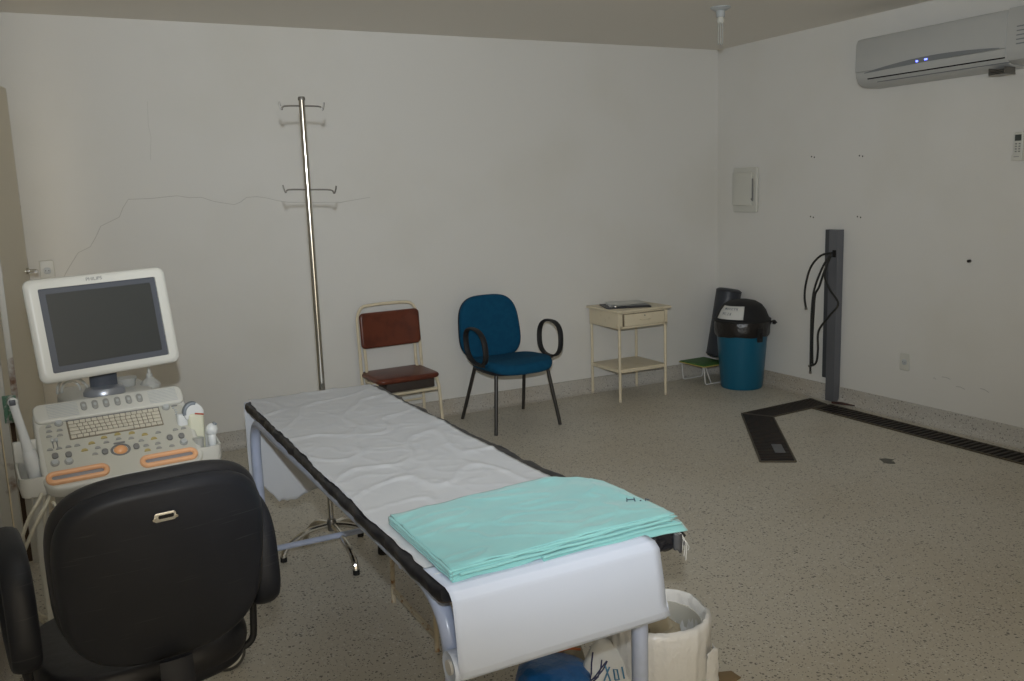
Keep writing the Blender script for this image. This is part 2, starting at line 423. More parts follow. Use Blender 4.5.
# door frame (trim) and the leaf standing a little open
mb = MB(); mb.box((XL-.04, JY0-.012, JH/2), (.15, .045, JH), .003); mb.box((XL-.03, JY1+.02, JH/2), (.17, .04, JH), .003)
mb.box((XL-.03, (JY0+JY1)/2, JH+.02), (.17, JY1-JY0+.08, .04), .003)
trim = struct(mb.build('trim_1', 'jamb'))
MB().box((XL+.083, JY0-.010, .36), (.018, .014, .70)).build('rusty_gap', 'gap', trim, label='dark rusty gap beside the hinge')
MB().box((XL+.056, JY0-.014, 1.07), (.030, .034, 2.14), .003).build('frame_edge', 'jamb', trim)
MB().box((XL+.106, JY0-.010, 1.07), (.024, .028, 2.14), .003).build('frame_edge', 'jamb', trim)
m2 = MB(); m2.box((XL+.084, JY0-.034, .705), (.052, .008, .12), .003); m2.cyl((XL+.084, JY0-.04, .66), (XL+.084, JY0-.04, .755), .010)
m2.build('hinge', 'green_metal', trim, label='green painted metal hinge')
DA = R(-10.5)
dleaf = struct(MB().box((.0, .405, 1.065), (.035, .81, 2.11), .002).build('door_1', 'door', smooth=0))
dleaf.location = (XL+.035, JY0+.03, .01); dleaf.rotation_euler = (0, 0, DA)
m2 = MB()
m2.cyl((-.03, .765, 1.225), (.03, .765, 1.225), .016); m2.cyl((-.06, .765, 1.225), (.062, .765, 1.225), .008)
m2.tube(fillet([(.058, .765, 1.225), (.066, .765, 1.225), (.070, .735, 1.222), (.072, .70, 1.224)], .01), .007)
m2.tube(fillet([(-.058, .765, 1.225), (-.066, .765, 1.225), (-.070, .70, 1.222)], .01), .007)
m2.build('door_handle', 'chrome', dleaf)
MB().box((.0, .812, 1.06), (.037, .006, 2.10), .001).build('door_edge', 'jamb', dleaf, label='chipped white edge of the door')

# ------------------------------------------------------------------ floor drain grates
def grate(name, pts4, label, nsl, along):
    """pts4: four floor corners; slats run across the direction p0->p1"""
    p = [Vector((x, y, 0)) for x, y in pts4]
    root = thing(name, label, 'drain grate', (p[0].x, p[0].y, 0), 0, None)
    q = [v-p[0] for v in p]
    MB().slab([(v.x, v.y) for v in q], .0005, .0025, .0003, 1).build('painted_void', 'painted_void', root, smooth=0)  # black plate paints the trench's inner darkness; the floor is not cut
    mb = MB()
    for i in range(nsl):
        t = (i+.5)/nsl; a = q[0].lerp(q[1], t); b = q[3].lerp(q[2], t)
        d = (q[1]-q[0]).normalized()
        ang = math.atan2((b-a).y, (b-a).x)
        mb.box(((a+b)/2+Vector((0, 0, .005))), ((b-a).length*.93, (q[1]-q[0]).length/nsl*.52, .005), .001, Euler((0, 0, ang)).to_matrix(), 1)
    mb.build('slats', 'grate', root, smooth=0)
    mb = MB()
    for i in range(4):
        a, b = q[i], q[(i+1) % 4]; ang = math.atan2((b-a).y, (b-a).x)
        mb.box((a+b)/2+Vector((0, 0, .0045)), ((b-a).length, .010, .008), .001, Euler((0, 0, ang)).to_matrix(), 1)
    mb.build('frame', 'grate_edge', root, smooth=0)
    return root
grate('floor_grate', [(4.055, 4.490), (4.74, 4.53), (4.70, 4.345), (4.165, 4.309)], 'short iron drain grate running from the grey column towards the room', 22, 0)
g2 = grate('floor_grate', [(4.050, 4.483), (3.412, 3.621), (3.573, 3.513), (4.160, 4.300)], 'wide iron drain grate slanting towards the viewer with a free end', 34, 0)
MB().box((-.384, -.738, .0085), (.058, .17, .002), .0005, Euler((0, 0, R(-36))).to_matrix()).build('cover_plate', 'grey_metal', g2, label='small smooth metal plate lying in the grate')
grate('floor_grate', [(4.715, 4.325), (4.685, .4), (4.505, .4), (4.545, 4.325)], 'long iron drain grate parallel to the right wall', 96, 0)
tag(MB().slab([(3.994, 3.307), (3.975, 3.27), (3.957, 3.243), (3.97, 3.215), (3.995, 3.200), (4.02, 3.23), (4.01, 3.245), (4.05, 3.25), (4.03, 3.29)][::-1], .0003, .002, .0005, 1).build('floor_patch', 'patch'), 'small grey mended patch on the bare floor near the long grate', 'floor patch')
tag(MB().slab([(4.735, 4.335), (4.80, 4.19), (4.80, 4.31), (4.76, 4.36)], .009, .016, .001, 1).build('rusty_plate', 'rust_plate'), 'reddish brown rusty plate at the foot of the grey column', 'plate')

# ------------------------------------------------------------------ grey conduit column with cables
t = thing('conduit_column', 'grey metal conduit column standing against the right wall', 'column', (4.79, 4.398, 0))
MB().box((.008, -.010, .612), (.060, .075, 1.20), .002).build('channel', 'grey_metal', t, smooth=0)
MB().box((.018, .053, .69), (.045, .050, 1.044), .002).build('side_cover', 'grey_dark', t, smooth=0, label='darker side channel ending above the floor')
MB().box((-.023, -.022, 1.05), (.006, .03, .05), .003).build('cable_opening', 'painted_void', t)
hangs = [
 ([(4.335, 1.058), (4.423, 1.035), (4.508, 0.953), (4.551, 0.833), (4.561, 0.733), (4.546, 0.659)], 'black cable arching furthest left from the column opening'),
 ([(4.337, 1.048), (4.395, 0.96), (4.466, 0.8), (4.486, 0.641), (4.488, 0.443), (4.486, 0.207)], 'black cable hanging lowest beside the column'),
 ([(4.329, 1.039), (4.37, 0.942), (4.416, 0.824), (4.452, 0.762), (4.461, 0.644), (4.468, 0.446), (4.462, 0.267)], 'black cable hanging straight between two others beside the column'),
 ([(4.337, 1.039), (4.364, 0.904), (4.317, 0.812), (4.24, 0.72), (4.311, 0.631), (4.406, 0.513), (4.409, 0.375), (4.424, 0.283), (4.475, 0.255)], 'black cable looping right across the face of the column')]
for i, (pp, lb) in enumerate(hangs):
    pts = [(4.737-.006*i-(.012 if k else 0), y+.035, z) for k, (y, z) in enumerate(pp)]
    tc_ = thing('hanging_cable', lb, 'cable', (4.73, 4.37, 1.05), 0)
    rel = [Vector(p)-Vector((4.73, 4.37, 1.05)) for p in pts]
    MB().tube(catmull(rel, 8), .0075, 8).build('sheath', 'cable', tc_)
    e = rel[-1]; d = (rel[-1]-rel[-2]).normalized()
    MB().cyl(e-d*.003, e+d*.014, .010, seg=8).build('end_cap', 'rod', tc_)

# ------------------------------------------------------------------ air conditioner
t = thing('air_conditioner', 'white split air conditioner high on the right wall', 'air conditioner', (XR, 3.5, 2.26))
prof = [(0, .15), (-.17, .152), (-.195, .145), (-.207, .12), (-.210, -.045), (-.208, -.05)]
prof2 = [(-.208, -.052), (-.204, -.085), (-.185, -.118), (-.15, -.138), (-.10, -.145), (0, -.145), (0, -.052)]
def extr(mb, pf, y0, y1, ends=.012):
    n = len(pf); ys = [(y0, .97), (y0+ends*.4, .992), (y0+ends, 1), (y1-ends, 1), (y1-ends*.4, .992), (y1, .97)]
    vs = []
    for y, s_ in ys:
        for (x, z) in pf: vs.append(Vector((x*s_, y, z*s_)))
    fs = [(j*n+i, j*n+(i+1) % n, (j+1)*n+(i+1) % n, (j+1)*n+i) for j in range(len(ys)-1) for i in range(n)]
    fs += [list(range(n)), [(len(ys)-1)*n+i for i in range(n)]]
    mb._add(vs, fs); return mb
extr(MB(), prof+[(0, -.052)], -.38, .622).build('front_cover', 'ac', t, smooth=30)
extr(MB(), prof2, -.38, .618).build('lower_housing', 'ac', t, smooth=30)
mb = MB(); mb.box((-.196, .08, -.096), (.006, .90, .010), .001, Euler((0, R(25), 0)).to_matrix())
mb.build('air_outlet_slot', 'painted_void', t)
MB().box((-.181, .04, -.123), (.004, .86, .004), .001, Euler((0, R(45), 0)).to_matrix()).build('louver', 'ac_strip', t)
# lens-shaped grey strip with the two blue lamps
n = 24; top = []; bot = []
for k in range(n+1):
    u = k/n; y = .545-u*.89; z0 = -.062+.016*u
    top.append((y, z0+.030*math.sin(PI*u)**.9+.002)); bot.append((y, z0+.003*math.sin(PI*u)-.002))
P2 = top+bot[::-1]
vs = [(-.2085, y, z) for y, z in P2]+[(-.2125, y, z) for y, z in P2]; L = len(P2)
strip = MB(); strip._add(vs, [(i, (i+1) % L, (i+1) % L+L, i+L) for i in range(L)]+[list(range(L, 2*L))])
strip = strip.build('display_strip', 'ac_strip', t)
for y in (.165, .105):
    MB().box((-.2135, y, -.042+(.003 if y < .12 else 0)), (.002, .020 if y < .12 else .014, .009), .0008).build('indicator_lamp', 'led', strip, label='glowing blue indicator')
extr(MB(), [(0, .155), (-.199, .152), (-.212, .12), (-.214, -.052), (-.207, -.085), (-.19, -.115), (-.15, -.13), (0, -.135)], -.60, -.382, .003).build('end_cap', 'ac', t, smooth=30, label='wider end section with vents')
mb = MB()
for k in range(5): mb.box((-.215, -.49, .05-k*.022), (.002, .10, .006))
mb.build('vent', 'ac_strip', t)
mb = MB()
for k in range(4): mb.box((-.15+.002*k, -.325, -.154-.008*k), (.09, .095, .003))
mb.box((-.15, -.28, -.161), (.09, .004, .036)); mb.box((-.15, -.37, -.161), (.09, .004, .036))
mb.build('drip_bracket', 'rod', t, smooth=0, label='dark metal bracket under the unit')

# ------------------------------------------------------------------ other things on the right and back walls
t = thing('breaker_box', 'white plastic breaker box on the right wall near the corner', 'breaker box', (XR, 5.32, 1.495))
rx = Matrix.Rotation(R(-90), 4, 'Y')   # local z -> -x, local x -> z
MB().slab(rrect(.34, .262, .012), 0, .022, .006, 3, rx).build('back_plate', 'ivory', t)
MB().slab(rrect(.25, .215, .004), .020, .040, .004, 2, Matrix.Translation((0, .015, .008)) @ rx).build('cover_door', 'ivory', t)
MB().box((-.034, -.098, 0), (.010, .008, .17), .002).build('door_edge_slot', 'btn_dk', t)
MB().box((-.037, -.089, -.07), (.006, .008, .016), .002).build('latch', 'rod', t)
t = thing('remote_control', 'white remote control in a holder on the right wall', 'remote control', (XR, 3.145, 1.70))
MB().slab(rrect(.15, .052, .008), 0, .018, .004, 3, rx).build('body', 'ivory', t)
MB().box((-.019, 0, .045), (.002, .036, .034), .0005).build('display', 'lcd', t)
for r_ in range(4):
    for c_ in range(2): MB().box((-.019, -.010+c_*.02, .012-r_*.014), (.003, .010, .007), .001).build('button', 'btn_dk', t)
MB().box((-.012, 0, -.063), (.026, .062, .035), .004).build('holder', 'ivory', t)
MB().box((-.026, 0, -.058), (.002, .03, .005)).build('lettering_strip', 'smudge', t)
def outlet(loc, rz, label, m='ivory'):
    o = thing('wall_socket', label, 'wall socket', loc, rz)
    mt = Matrix.Rotation(R(90), 4, 'X')
    MB().slab(rrect(.075, .115, .01), 0, .008, .004, 3, mt).build('face_plate', m, o)
    f_ = MB().slab(rrect(.036, .036, .012), .007, .012, .002, 2, mt).build('socket_insert', 'btn_lt', o)
    for dx in (-.008, .008): MB().cyl((dx, -.0115, 0), (dx, -.0125, 0), .0028, seg=8).build('pin_hole', 'hole', f_)
    return o
outlet((XR, 3.83, .372), -90, 'pale wall socket low on the right wall right of the column')
outlet((-.018, YB, 1.195), 0, 'pale wall socket on the back wall behind the monitor top')
t = thing('wall_hook', 'tiny dark hook stub sticking out of the right wall', 'hook', (XR, 3.41, 1.047))
MB().cyl((0, 0, 0), (-.016, 0, 0), .010, seg=10).build('washer', 'rod', t)
MB().tube(fillet([(-.01, 0, 0), (-.024, 0, .0), (-.026, -.018, .004)], .006), .006, 8).build('stub', 'black_rubber', t)

# ceiling lamp
t = thing('ceiling_lamp', 'white bare compact fluorescent lamp hanging from ceiling near corner', 'lamp', (3.70, 4.31, H))
MB().lathe([(.0, 0), (.060, 0), (.060, -.006), (.045, -.014), (.036, -.020), (0, -.020)], seg=28).build('ceiling_rose', 'ceramic', t)
MB().lathe([(0, -.018), (.024, -.018), (.027, -.028), (.025, -.055), (.022, -.058), (0, -.058)], seg=24).build('lamp_holder', 'ceramic', t)
MB().lathe([(0, -.056), (.018, -.058), (.021, -.068), (.021, -.088), (.016, -.094), (0, -.094)], seg=24).build('lamp_base', 'ivory', t)
for k in range(3):
    a = R(20+120*k); ca, sa = math.cos(a), math.sin(a)
    d = Vector((-sa, ca, 0))*.007; c_ = Vector((ca, sa, 0))*.012
    pts = [c_+d+Vector((0, 0, -.090)), c_+d+Vector((0, 0, -.212)), c_-d+Vector((0, 0, -.212)), c_-d+Vector((0, 0, -.090))]
    MB().tube(fillet(pts, .007, 5), .0045, 8).build('glass_tube', 'lampglass', t)

# ------------------------------------------------------------------ IV pole
t = thing('iv_pole', 'tall chrome drip stand with two pairs of hooks behind the bed', 'drip stand', (.972, 3.665, 0))
MB().cyl((0, 0, .125), (0, 0, 1.942), .0125, seg=20).build('pole', 'chrome', t)
MB().lathe([(0, 1.940), (.0145, 1.940), (.0145, 1.949), (.012, 1.954), (0, 1.954)], seg=20).build('top_cap', 'rod', t)
MB().lathe([(.0125, .11), (.018, .11), (.019, .12), (.019, .155), (.017, .16), (.0125, .16)], seg=20).build('hub', 'rod', t)
for k, a in enumerate((R(172), R(274), R(335), R(38), R(112))):
    ca, sa = math.cos(a), math.sin(a); rr = (.215, .265, .225, .21, .20)[k]
    pts = [(ca*.02, sa*.02, .135), (ca*.10, sa*.10, .122), (ca*rr*.78, sa*rr*.78, .085), (ca*rr*.96, sa*rr*.96, .045), (ca*rr, sa*rr, .012)]
    lg = MB().tube(catmull(pts, 6), .0125, 10).build('leg', 'chrome', t)
    MB().cyl((ca*rr, sa*rr, 0), (ca*rr, sa*rr, .020), .0145, seg=12).build('rubber_foot', 'black_rubber', lg)
def hookrod(z, left, right):
    pl = [(0, 0, z), (left[0]*.8, left[1]*.8, z+left[2]*.6), (left[0]*.93, left[1]*.93, z+left[2]-.012), (left[0], left[1], z+left[2]+.002), (left[0]*1.03, left[1], z+left[2]+.018)]
    MB().tube(catmull(pl, 6), .0032, 8).build('hook', 'rod', t)
    pl = [(0, 0, z), (right[0]*.8, right[1]*.8, z+right[2]*.6), (right[0]*.93, right[1]*.93, z+right[2]-.012), (right[0], right[1], z+right[2]+.002), (right[0]*1.03, right[1], z+right[2]+.018)]
    MB().tube(catmull(pl, 6), .0032, 8).build('hook', 'rod', t)
hookrod(1.918, (-.088, .0, -.003), (.090, 0.0, -.003))
hookrod(1.583, (-.098, .0, .004), (.108, -.03, -.006))

# ------------------------------------------------------------------ examination bed
BX0, BX1, BY0, BY1, BZ = .632, 1.205, 1.60, 3.58, .75
t = thing('examination_bed', 'long examination bed with pale blue tube frame and black vinyl top', 'bed', ((BX0+BX1)/2, (BY0+BY1)/2, 0))
ox, oy = (BX0+BX1)/2, (BY0+BY1)/2
lx0, lx1, ly0, ly1 = BX0-ox, BX1-ox, BY0-oy, BY1-oy
fx0, fx1, fy0, fy1 = lx0+.022, lx1-.042, ly0+.035, ly1-.03
side = MB()
for fx, ex in ((fx0, .022), (fx1, 0)):
    pts = fillet([(fx+ex, fy0, .03), (fx+ex, fy0, .692), (fx, fy1, .692), (fx, fy1, .03)], .16, 10)
    MB().tube(pts, .0205, 14).build('side_frame', 'bedtube', t)
for fx in (fx0, fx1):
    for fy in (fy0, fy1): MB().lathe([(.0, 0), (.025, 0), (.026, .004), (.024, .045), (.0208, .048)], (fx+(.022 if fx == fx0 and fy == fy0 else 0), fy, 0), 16).build('rubber_foot', 'black_rubber', t)
MB().tube([(fx0, fy1, .125), (fx1, fy1, .125)], .0125, 12).build('crossbar', 'bedtube', t)
MB().tube([(fx0, fy0+.25, .692), (fx1, fy0+.25, .692)], .0125, 12).build('crossbar', 'bedtube', t)
MB().tube([(fx0, fy1-.25, .692), (fx1, fy1-.25, .692)], .0125, 12).build('crossbar', 'bedtube', t)
m2 = MB().slab(rrect(lx1-lx0-.02, ly1-ly0-.01, .015, 4), .709, .715, .001, 1)
m2.build('base_panel', 'darkwood', t)
# mattress with rumpled vinyl rim
def mattress():
    mb = MB(); nx, ny = 22, 90
    def f(u, v):
        return (0, 0, 0)
    sec = []   # cross-section ring around x-z, swept over y
    w_ = (lx1-lx0)/2; cxm = (lx0+lx1)/2
    ringn = 34
    P = rrect(2*w_, .058, .018, 5)
    P = []
    for k in range(12): P.append((-w_+.018+(2*w_-.036)*k/11, .058))
    for a in (60, 30, 0): P.append((w_-.018+.018*math.cos(R(a)), .040+.018*math.sin(R(a))))
    P.append((w_, .018)); P.append((w_-.006, 0)); 
    for k in range(6): P.append((w_-.02-(2*w_-.04)*k/5, 0))
    P.append((-w_+.006, 0)); P.append((-w_, .018))
    for a in (180, 150, 120): P.append((-w_+.018+.018*math.cos(R(a)), .040+.018*math.sin(R(a))))
    L = len(P); vs = []; fs = []; NY = 140
    for j in range(NY+1):
        y = ly0+(ly1-ly0)*j/NY; e = min(j, NY-j)/3.0; s_ = 1-.018*max(0, 1-e)**2
        for (x, z) in P:
            side_ = abs(x)/w_
            nz = noise.noise(Vector((x*3, y*9, 3.1)))*.010 + noise.noise(Vector((x*5, y*30, 7.7)))*.007
            dz = nz*(side_**6)*(1 if z > .01 else 0)
            dx = (noise.noise(Vector((z*8, y*14, 1.3)))*.009+noise.noise(Vector((z*20, y*45, 5.3)))*.005)*(side_**6)*(1 if x > 0 else -1)
            ta = ((1-j/NY)**2.2*.062-.010)*max(0, x/w_)
            vs.append(Vector((cxm+x*s_+dx+ta, y, .7155+z*.60+(-abs(dz)*.7 if z > .05 else dz*.5))))
    for j in range(NY):
        for k in range(L): fs.append((j*L+k, j*L+(k+1) % L, (j+1)*L+(k+1) % L, (j+1)*L+k))
    fs.append(list(range(L))); fs.append([NY*L+k for k in range(L)])
    mb._add(vs, fs); return mb
mat_o = mattress().build('mattress', 'blk_vinyl', t, smooth=60)
# torn corner at the near right
mb = MB()
def torn(u, v):
    x = lx1-.030+u*.105; z = .742-v*.040-u*.006
    y = ly0-.006+.020*u+.012*noise.noise(Vector((u*6, v*5, 2)))
    x += .010*noise.noise(Vector((u*3, v*7, 9)))*u
    z += .010*noise.noise(Vector((u*9, v*3, 4)))*u
    return (x, y, z)
mb.grid(torn, 14, 8); mb.build('torn_vinyl_flap', 'blk_vinyl', mat_o, thick=.004)
mb = MB()
for k in range(4):
    x = lx1+.060+.006*k; y = ly0+.004
    mb.tube(catmull([(x-.02, y, .742-.006*k), (x, y-.004, .728-.01*k), (x+.004, y, .700-.012*(k % 2)), (x+.001, y, .684-.012*(k % 3))], 4), .0010, 5)
mb.build('torn_threads', 'label', mat_o, label='pale torn threads')
mb = MB(); mb.grid(lambda u, v: (lx1+.030+.024*u, ly0-.004-.008*math.sin(u*3), .745-.045*v-.012*u+.008*noise.noise(Vector((u*5, v*5, 1)))), 8, 8)
mb.build('torn_lining', 'grey_dark', mat_o, thick=.002, label='grey torn lining at the corner')

# paper over the bed, hanging at both ends and ending in the roll
t = thing('exam_paper', 'white disposable paper sheet covering the bed, its roll hanging at the near end', 'paper sheet', (ox, oy, .75))
def psheet(u, v):
    """u across, v along from far hanging end to near hanging roll"""
    # path length along: far drop .40, top 1.99, near drop .15
    x0 = BX0+.012+.008*noise.noise(Vector((v*9, 1.5, 0)))+.006*noise.noise(Vector((v*40, 3.5, 0)))
    x1 = BX1-.040+.036*v**2+.006*noise.noise(Vector((v*7, 8.5, 0)))
    x = x0+(x1-x0)*u
    r_ = .02
    topz = .7525
    ct = (1-abs(noise.noise(Vector((x*5+v*6, v*7-x*2, 4))))*6); c3 = (1-abs(noise.noise(Vector((x*11-v*7, v*22+x*3, 9))))*5)
    wr_ = noise.noise(Vector((x*4, v*6, 0)))*.0022+(max(0, ct)**2*.0045+max(0, c3)**2*.0022)*(1-.8*max(0, (v-.70)/.3))
    s = v*2.02
    y = BY1+.012-s*.958
    z = topz+max(0, wr_)
    ed = abs(2*u-1)
    return (x-ox, y-oy, z-.75-.0006*ed**8)
mb = MB(); mb.grid(psheet, 60, 200)
mb.build('top_sheet', 'paper_ambient', t, smooth=180, thick=.0006)
def far(u, v):
    bottoms = [(0, .27), (.1, .35), (.18, .40), (.26, .425), (.36, .42), (.44, .40), (.6, .37), (.8, .34), (1, .30)]
    for i in range(len(bottoms)-1):
        if bottoms[i][0] <= u <= bottoms[i+1][0]:
            k = (u-bottoms[i][0])/(bottoms[i+1][0]-bottoms[i][0]); b_ = bottoms[i][1]*(1-k)+bottoms[i+1][1]*k
    b_ += .03+.022*noise.noise(Vector((u*17, 0, 0)))+.012*noise.noise(Vector((u*48, 3, 0)))
    x = BX0+.0+u*(BX1-BX0-.02)
    z = .7515-b_*v
    y = BY1+.010+.014*math.sin(min(1, v*6)*PI/2)+.016*v*noise.noise(Vector((u*4, v*2, 6)))+.006
    if v < .02: y = BY1-.004
    return (x-ox, y-oy, z-.75)
mb = MB(); mb.grid(far, 50, 30); mb.build('hanging_end', 'paper_ambient', t, smooth=180, thick=.0006, label='torn paper end hanging over the far end of the bed')
RZ, RY, RR = .572, 1.594, .034
def near(u, v):
    xa = BX0+.010+(.018)*v; xb = BX1-.062+.058*v
    x = xa+(xb-xa)*u
    a = [(1.70, .7530), (1.62, .7530), (1.590, .7525), (1.574, .745), (1.566, .728), (1.561, .66), (RY-RR-.001, RZ+.010), (RY-RR-.001, RZ), (RY-RR*.87-.001, RZ-RR*.5)]
    # smooth polyline
    k = v*(len(a)-1); i = min(int(k), len(a)-2); f_ = k-i
    y = a[i][0]*(1-f_)+a[i+1][0]*f_; z = a[i][1]*(1-f_)+a[i+1][1]*f_
    z += .0015*noise.noise(Vector((x*6, v*3, 1)))
    return (x-ox, y-oy, z-.75)
mb = MB(); mb.grid(near, 24, 60); mb.build('front_sheet', 'paper', t, smooth=180, thick=.0006, label='smooth unrolled paper falling to the roll')
mb = MB()
prof = [(.016, .004), (.030, .002), (RR, .0), (RR, .545), (.030, .543), (.016, .541)]
mrot = Matrix.Translation((BX0+.016-ox, RY-oy, RZ-.75)) @ Matrix.Rotation(R(90), 4, 'Y')
mb.lathe(prof+[prof[0]], seg=40, mtx=mrot)
rl = mb.build('paper_roll', 'paper', t, smooth=50, label='thick white paper roll')
MB().lathe([(.011, -.002), (.016, -.002), (.016, .545), (.011, .545), (.011, -.002)], seg=24, mtx=mrot).build('roll_core', 'cardboard', rl)

# ------------------------------------------------------------------ folded turquoise cloth
t = thing('folded_sheet', 'folded turquoise cloth sheet lying on the near end of the bed', 'cloth', (.96, 1.78, .757))
TC = [Vector((.668, 1.600)), Vector((1.262, 1.615)), Vector((1.238, 1.965)), Vector((1.17, 2.045)), Vector((.668, 1.975))]
def tmap(u, v, ins=0.0):
    a = TC[0].lerp(TC[1], u); b = TC[4].lerp(Vector((1.25, 2.03)), u)
    p = a.lerp(b, v)
    # rounded far right corner
    if u > .78 and v > .72:
        k = (u-.78)/.22*(v-.72)/.28; p = p-Vector((.045, .055))*k
    return p
def cloth_layer(k, du0, du1, dv0, dv1, seed, z0):
    def f(u, v):
        uu = du0+(1-du0-du1)*u; vv = dv0+(1-dv0-dv1)*v
        p = tmap(uu, vv)
        w1 = noise.noise(Vector((p.x*7+seed, p.y*12, seed)))*.0035
        w2 = noise.noise(Vector((p.x*16, p.y*22+seed, seed)))*.0028
        rid = (1-abs(noise.noise(Vector((p.x*8+seed*.3, p.y*15, 2.2)))*2.2))**6*.004
        ed = min(u, 1-u, v*1.0, 1-v)*18; ed = max(0, min(1, ed))
        z = z0+(w1+w2+max(rid, 0))*(.4+.6*ed)+.0018*(ed)
        x = p.x+.004*noise.noise(Vector((0, vv*9, seed))); y = p.y+.004*noise.noise(Vector((uu*9, 0, seed)))
        # droop beyond the bed edges
        dx = max(0, x-1.200); z -= dx*dx*1.2
        dy = max(0, 1.612-y); z -= dy*.7
        return (x-.96, y-1.78, z-.757)
    return f
layers = [(0.0, -.012, 0.0, 0.0, 1.3, .7600), (.004, .02, .014, .0, 2.7, .7650), (.0, .012, .010, .004, 4.4, .7700), (.004, -.004, .006, .0, 5.9, .7745), (.001, .004, .018, .0, 8.8, .7790)]
for k, (a, b_, c_, d_, sd, z0) in enumerate(layers):
    mb = MB(); mb.grid(cloth_layer(k, a, b_, c_, d_, sd, z0), 90 if k == 4 else 50, 60 if k == 4 else 30)
    top = mb.build('top_fold' if k == 4 else 'fold_layer', 'towel', t, smooth=180, thick=.0032)
# left fold edge: rounded bight joining the layers, and hemmed front edge
mb = MB()
for k in range(3):
    pts = []
    for j in range(31):
        v = j/30; p = tmap(0, v); pts.append((p.x-.96-.001+.003*noise.noise(Vector((v*9, k, 0))), p.y-1.78, .004+.0072*k+.0015*noise.noise(Vector((v*7, k*3, 2)))))
    mb.tube(pts, .0036, 8)
mb.build('fold_edge', 'towel', t, smooth=180)
mb = MB()
for k, (u0, u1, zz, dy) in enumerate(((0, .98, .0195, .006), (.36, 1.01, .0035, -.008), (.03, .97, .011, -.001))):
    pts = []
    for j in range(41):
        u = u0+(u1-u0)*j/40; p = tmap(u, 0); yy = p.y+dy+.003*noise.noise(Vector((u*8, k, 1)))
        pts.append((p.x-.96, yy-1.78, zz-max(0, p.x-1.20)**2*1.2+.0015*noise.noise(Vector((u*10, k, 5)))))
    mb.tube(pts, .0036, 8)
mb.build('hem', 'towel', t, smooth=180)
def flapf(u, v):
    uu = .36+.665*u; p = tmap(uu, 0)
    y = p.y+.02-.040*v+.003*noise.noise(Vector((u*7, v, 3))); z = .762-.016*v*v-.002*math.sin(u*9)-max(0, p.x-1.2)**2*1.2
    return (p.x-.96, y-1.78, z-.757)
mb = MB(); mb.grid(flapf, 40, 8); mb.build('front_flap', 'towel', t, smooth=180, thick=.003)
# handwritten mark "H." in ink
mb = MB()
def ink(pts, z=.0270):
    o_ = Vector((1.200, 1.735, 0)); ax = Vector((.90, -.44, 0)); ay = Vector((.40, .92, 0))
    mb.tube([(o_+ax*p[0]+ay*p[1]-Vector((.96, 1.78, 0))+Vector((0, 0, z))) for p in pts], .0014, 6)
for pts in ([(0, 0), (.004, .022)], [(.020, 0), (.022, .022)], [(.002, .011), (.021, .012)], [(.032, .001), (.036, .001)], [(.046, .0), (.048, .012), (.056, .002)]): ink(pts)
mb.build('ink_mark', 'ink', t, label='handwritten dark ink letters')

# ------------------------------------------------------------------ rusty step stool under the bed
t = thing('step_stool', 'low rusty cream metal stool under the middle of the bed', 'stool', (1.20, 2.86, 0))
for sx in (-.165, .165):
    for sy in (-.215, .215): MB().cyl((sx, sy, 0), (sx*.97, sy*.97, .40), .009, seg=10).build('leg', 'cream_rust', t)
    mb = MB()
    for z in (.045, .062): mb.tube([(sx, -.21, z), (sx, .21, z)], .0055, 8)
    mb.build('stretcher', 'cream_rust', t)
MB().slab(rrect(.38, .48, .02), .395, .415, .004).build('seat', 'cream', t)

# ------------------------------------------------------------------ cream metal chair with brown vinyl
def cream_chair():
    t = thing('metal_chair', 'cream tube metal chair with worn brown vinyl seat and backrest', 'chair', (1.963, 5.45, 0), 3)
    W = .208
    # back hoop
    hoop = [(-W-.01, .10, 0.0), (-W-.01, .105, .36), (-W-.008, .130, .70), (-W+.000, .138, .775), (-W+.030, .143, .824), (-W+.085, .145, .837), (0, .145, .840), (W-.085, .145, .837), (W-.030, .143, .824), (W+.000, .138, .775), (W+.008, .130, .70), (W+.01, .105, .36), (W+.01, .10, 0.0)]
    MB().tube(catmull(hoop, 8), .0105, 10).build('back_hoop', 'cream', t)
    for s_ in (-1, 1):
        pts = fillet([(s_*(W-.025), .128, .66), (s_*(W-.03), .11, .40), (s_*(W+.0), .06, .345), (s_*(W+.0), -.14, .362), (s_*(W+.004), -.165, .30), (s_*(W+.010), -.190, 0.0)], .05, 6)
        MB().tube(pts, .0105, 10).build('front_leg', 'cream', t)
    MB().tube([(-W-.01, .10, .17), (W+.01, .10, .17)], .007, 8).build('stretcher', 'cream', t)
    MB().tube([(-W, -.152, .285), (W, -.152, .285)], .010, 8).build('seat_rail', 'cream', t)
    MB().tube([(-W, .10, .300), (W, .10, .300)], .007, 8).build('seat_rail', 'cream', t)
    # seat and its dark underside
    mt = Matrix.Translation((0, -.02, .382)) @ Matrix.Rotation(R(1), 4, 'X')
    MB().pad(rrect(.440, .345, .05, 6), .036, .10, 5, mt).build('seat', 'brown', t, smooth=60)
    MB().box((0.01, -.03, .332), (.34, .285, .062), .012).build('seat_underside', 'darkwood', t)
    mt = Matrix.Translation((0, .118, .676)) @ Matrix.Rotation(R(86), 4, 'X')
    b_ = MB().pad(rrect(.425, .235, .03, 6), .034, .10, 5, mt)
    b_.warp(lambda c: (c.x, c.y+.03*(c.x/.2)**2*-.6, c.z)).build('backrest', 'brown', t, smooth=60)
cream_chair()

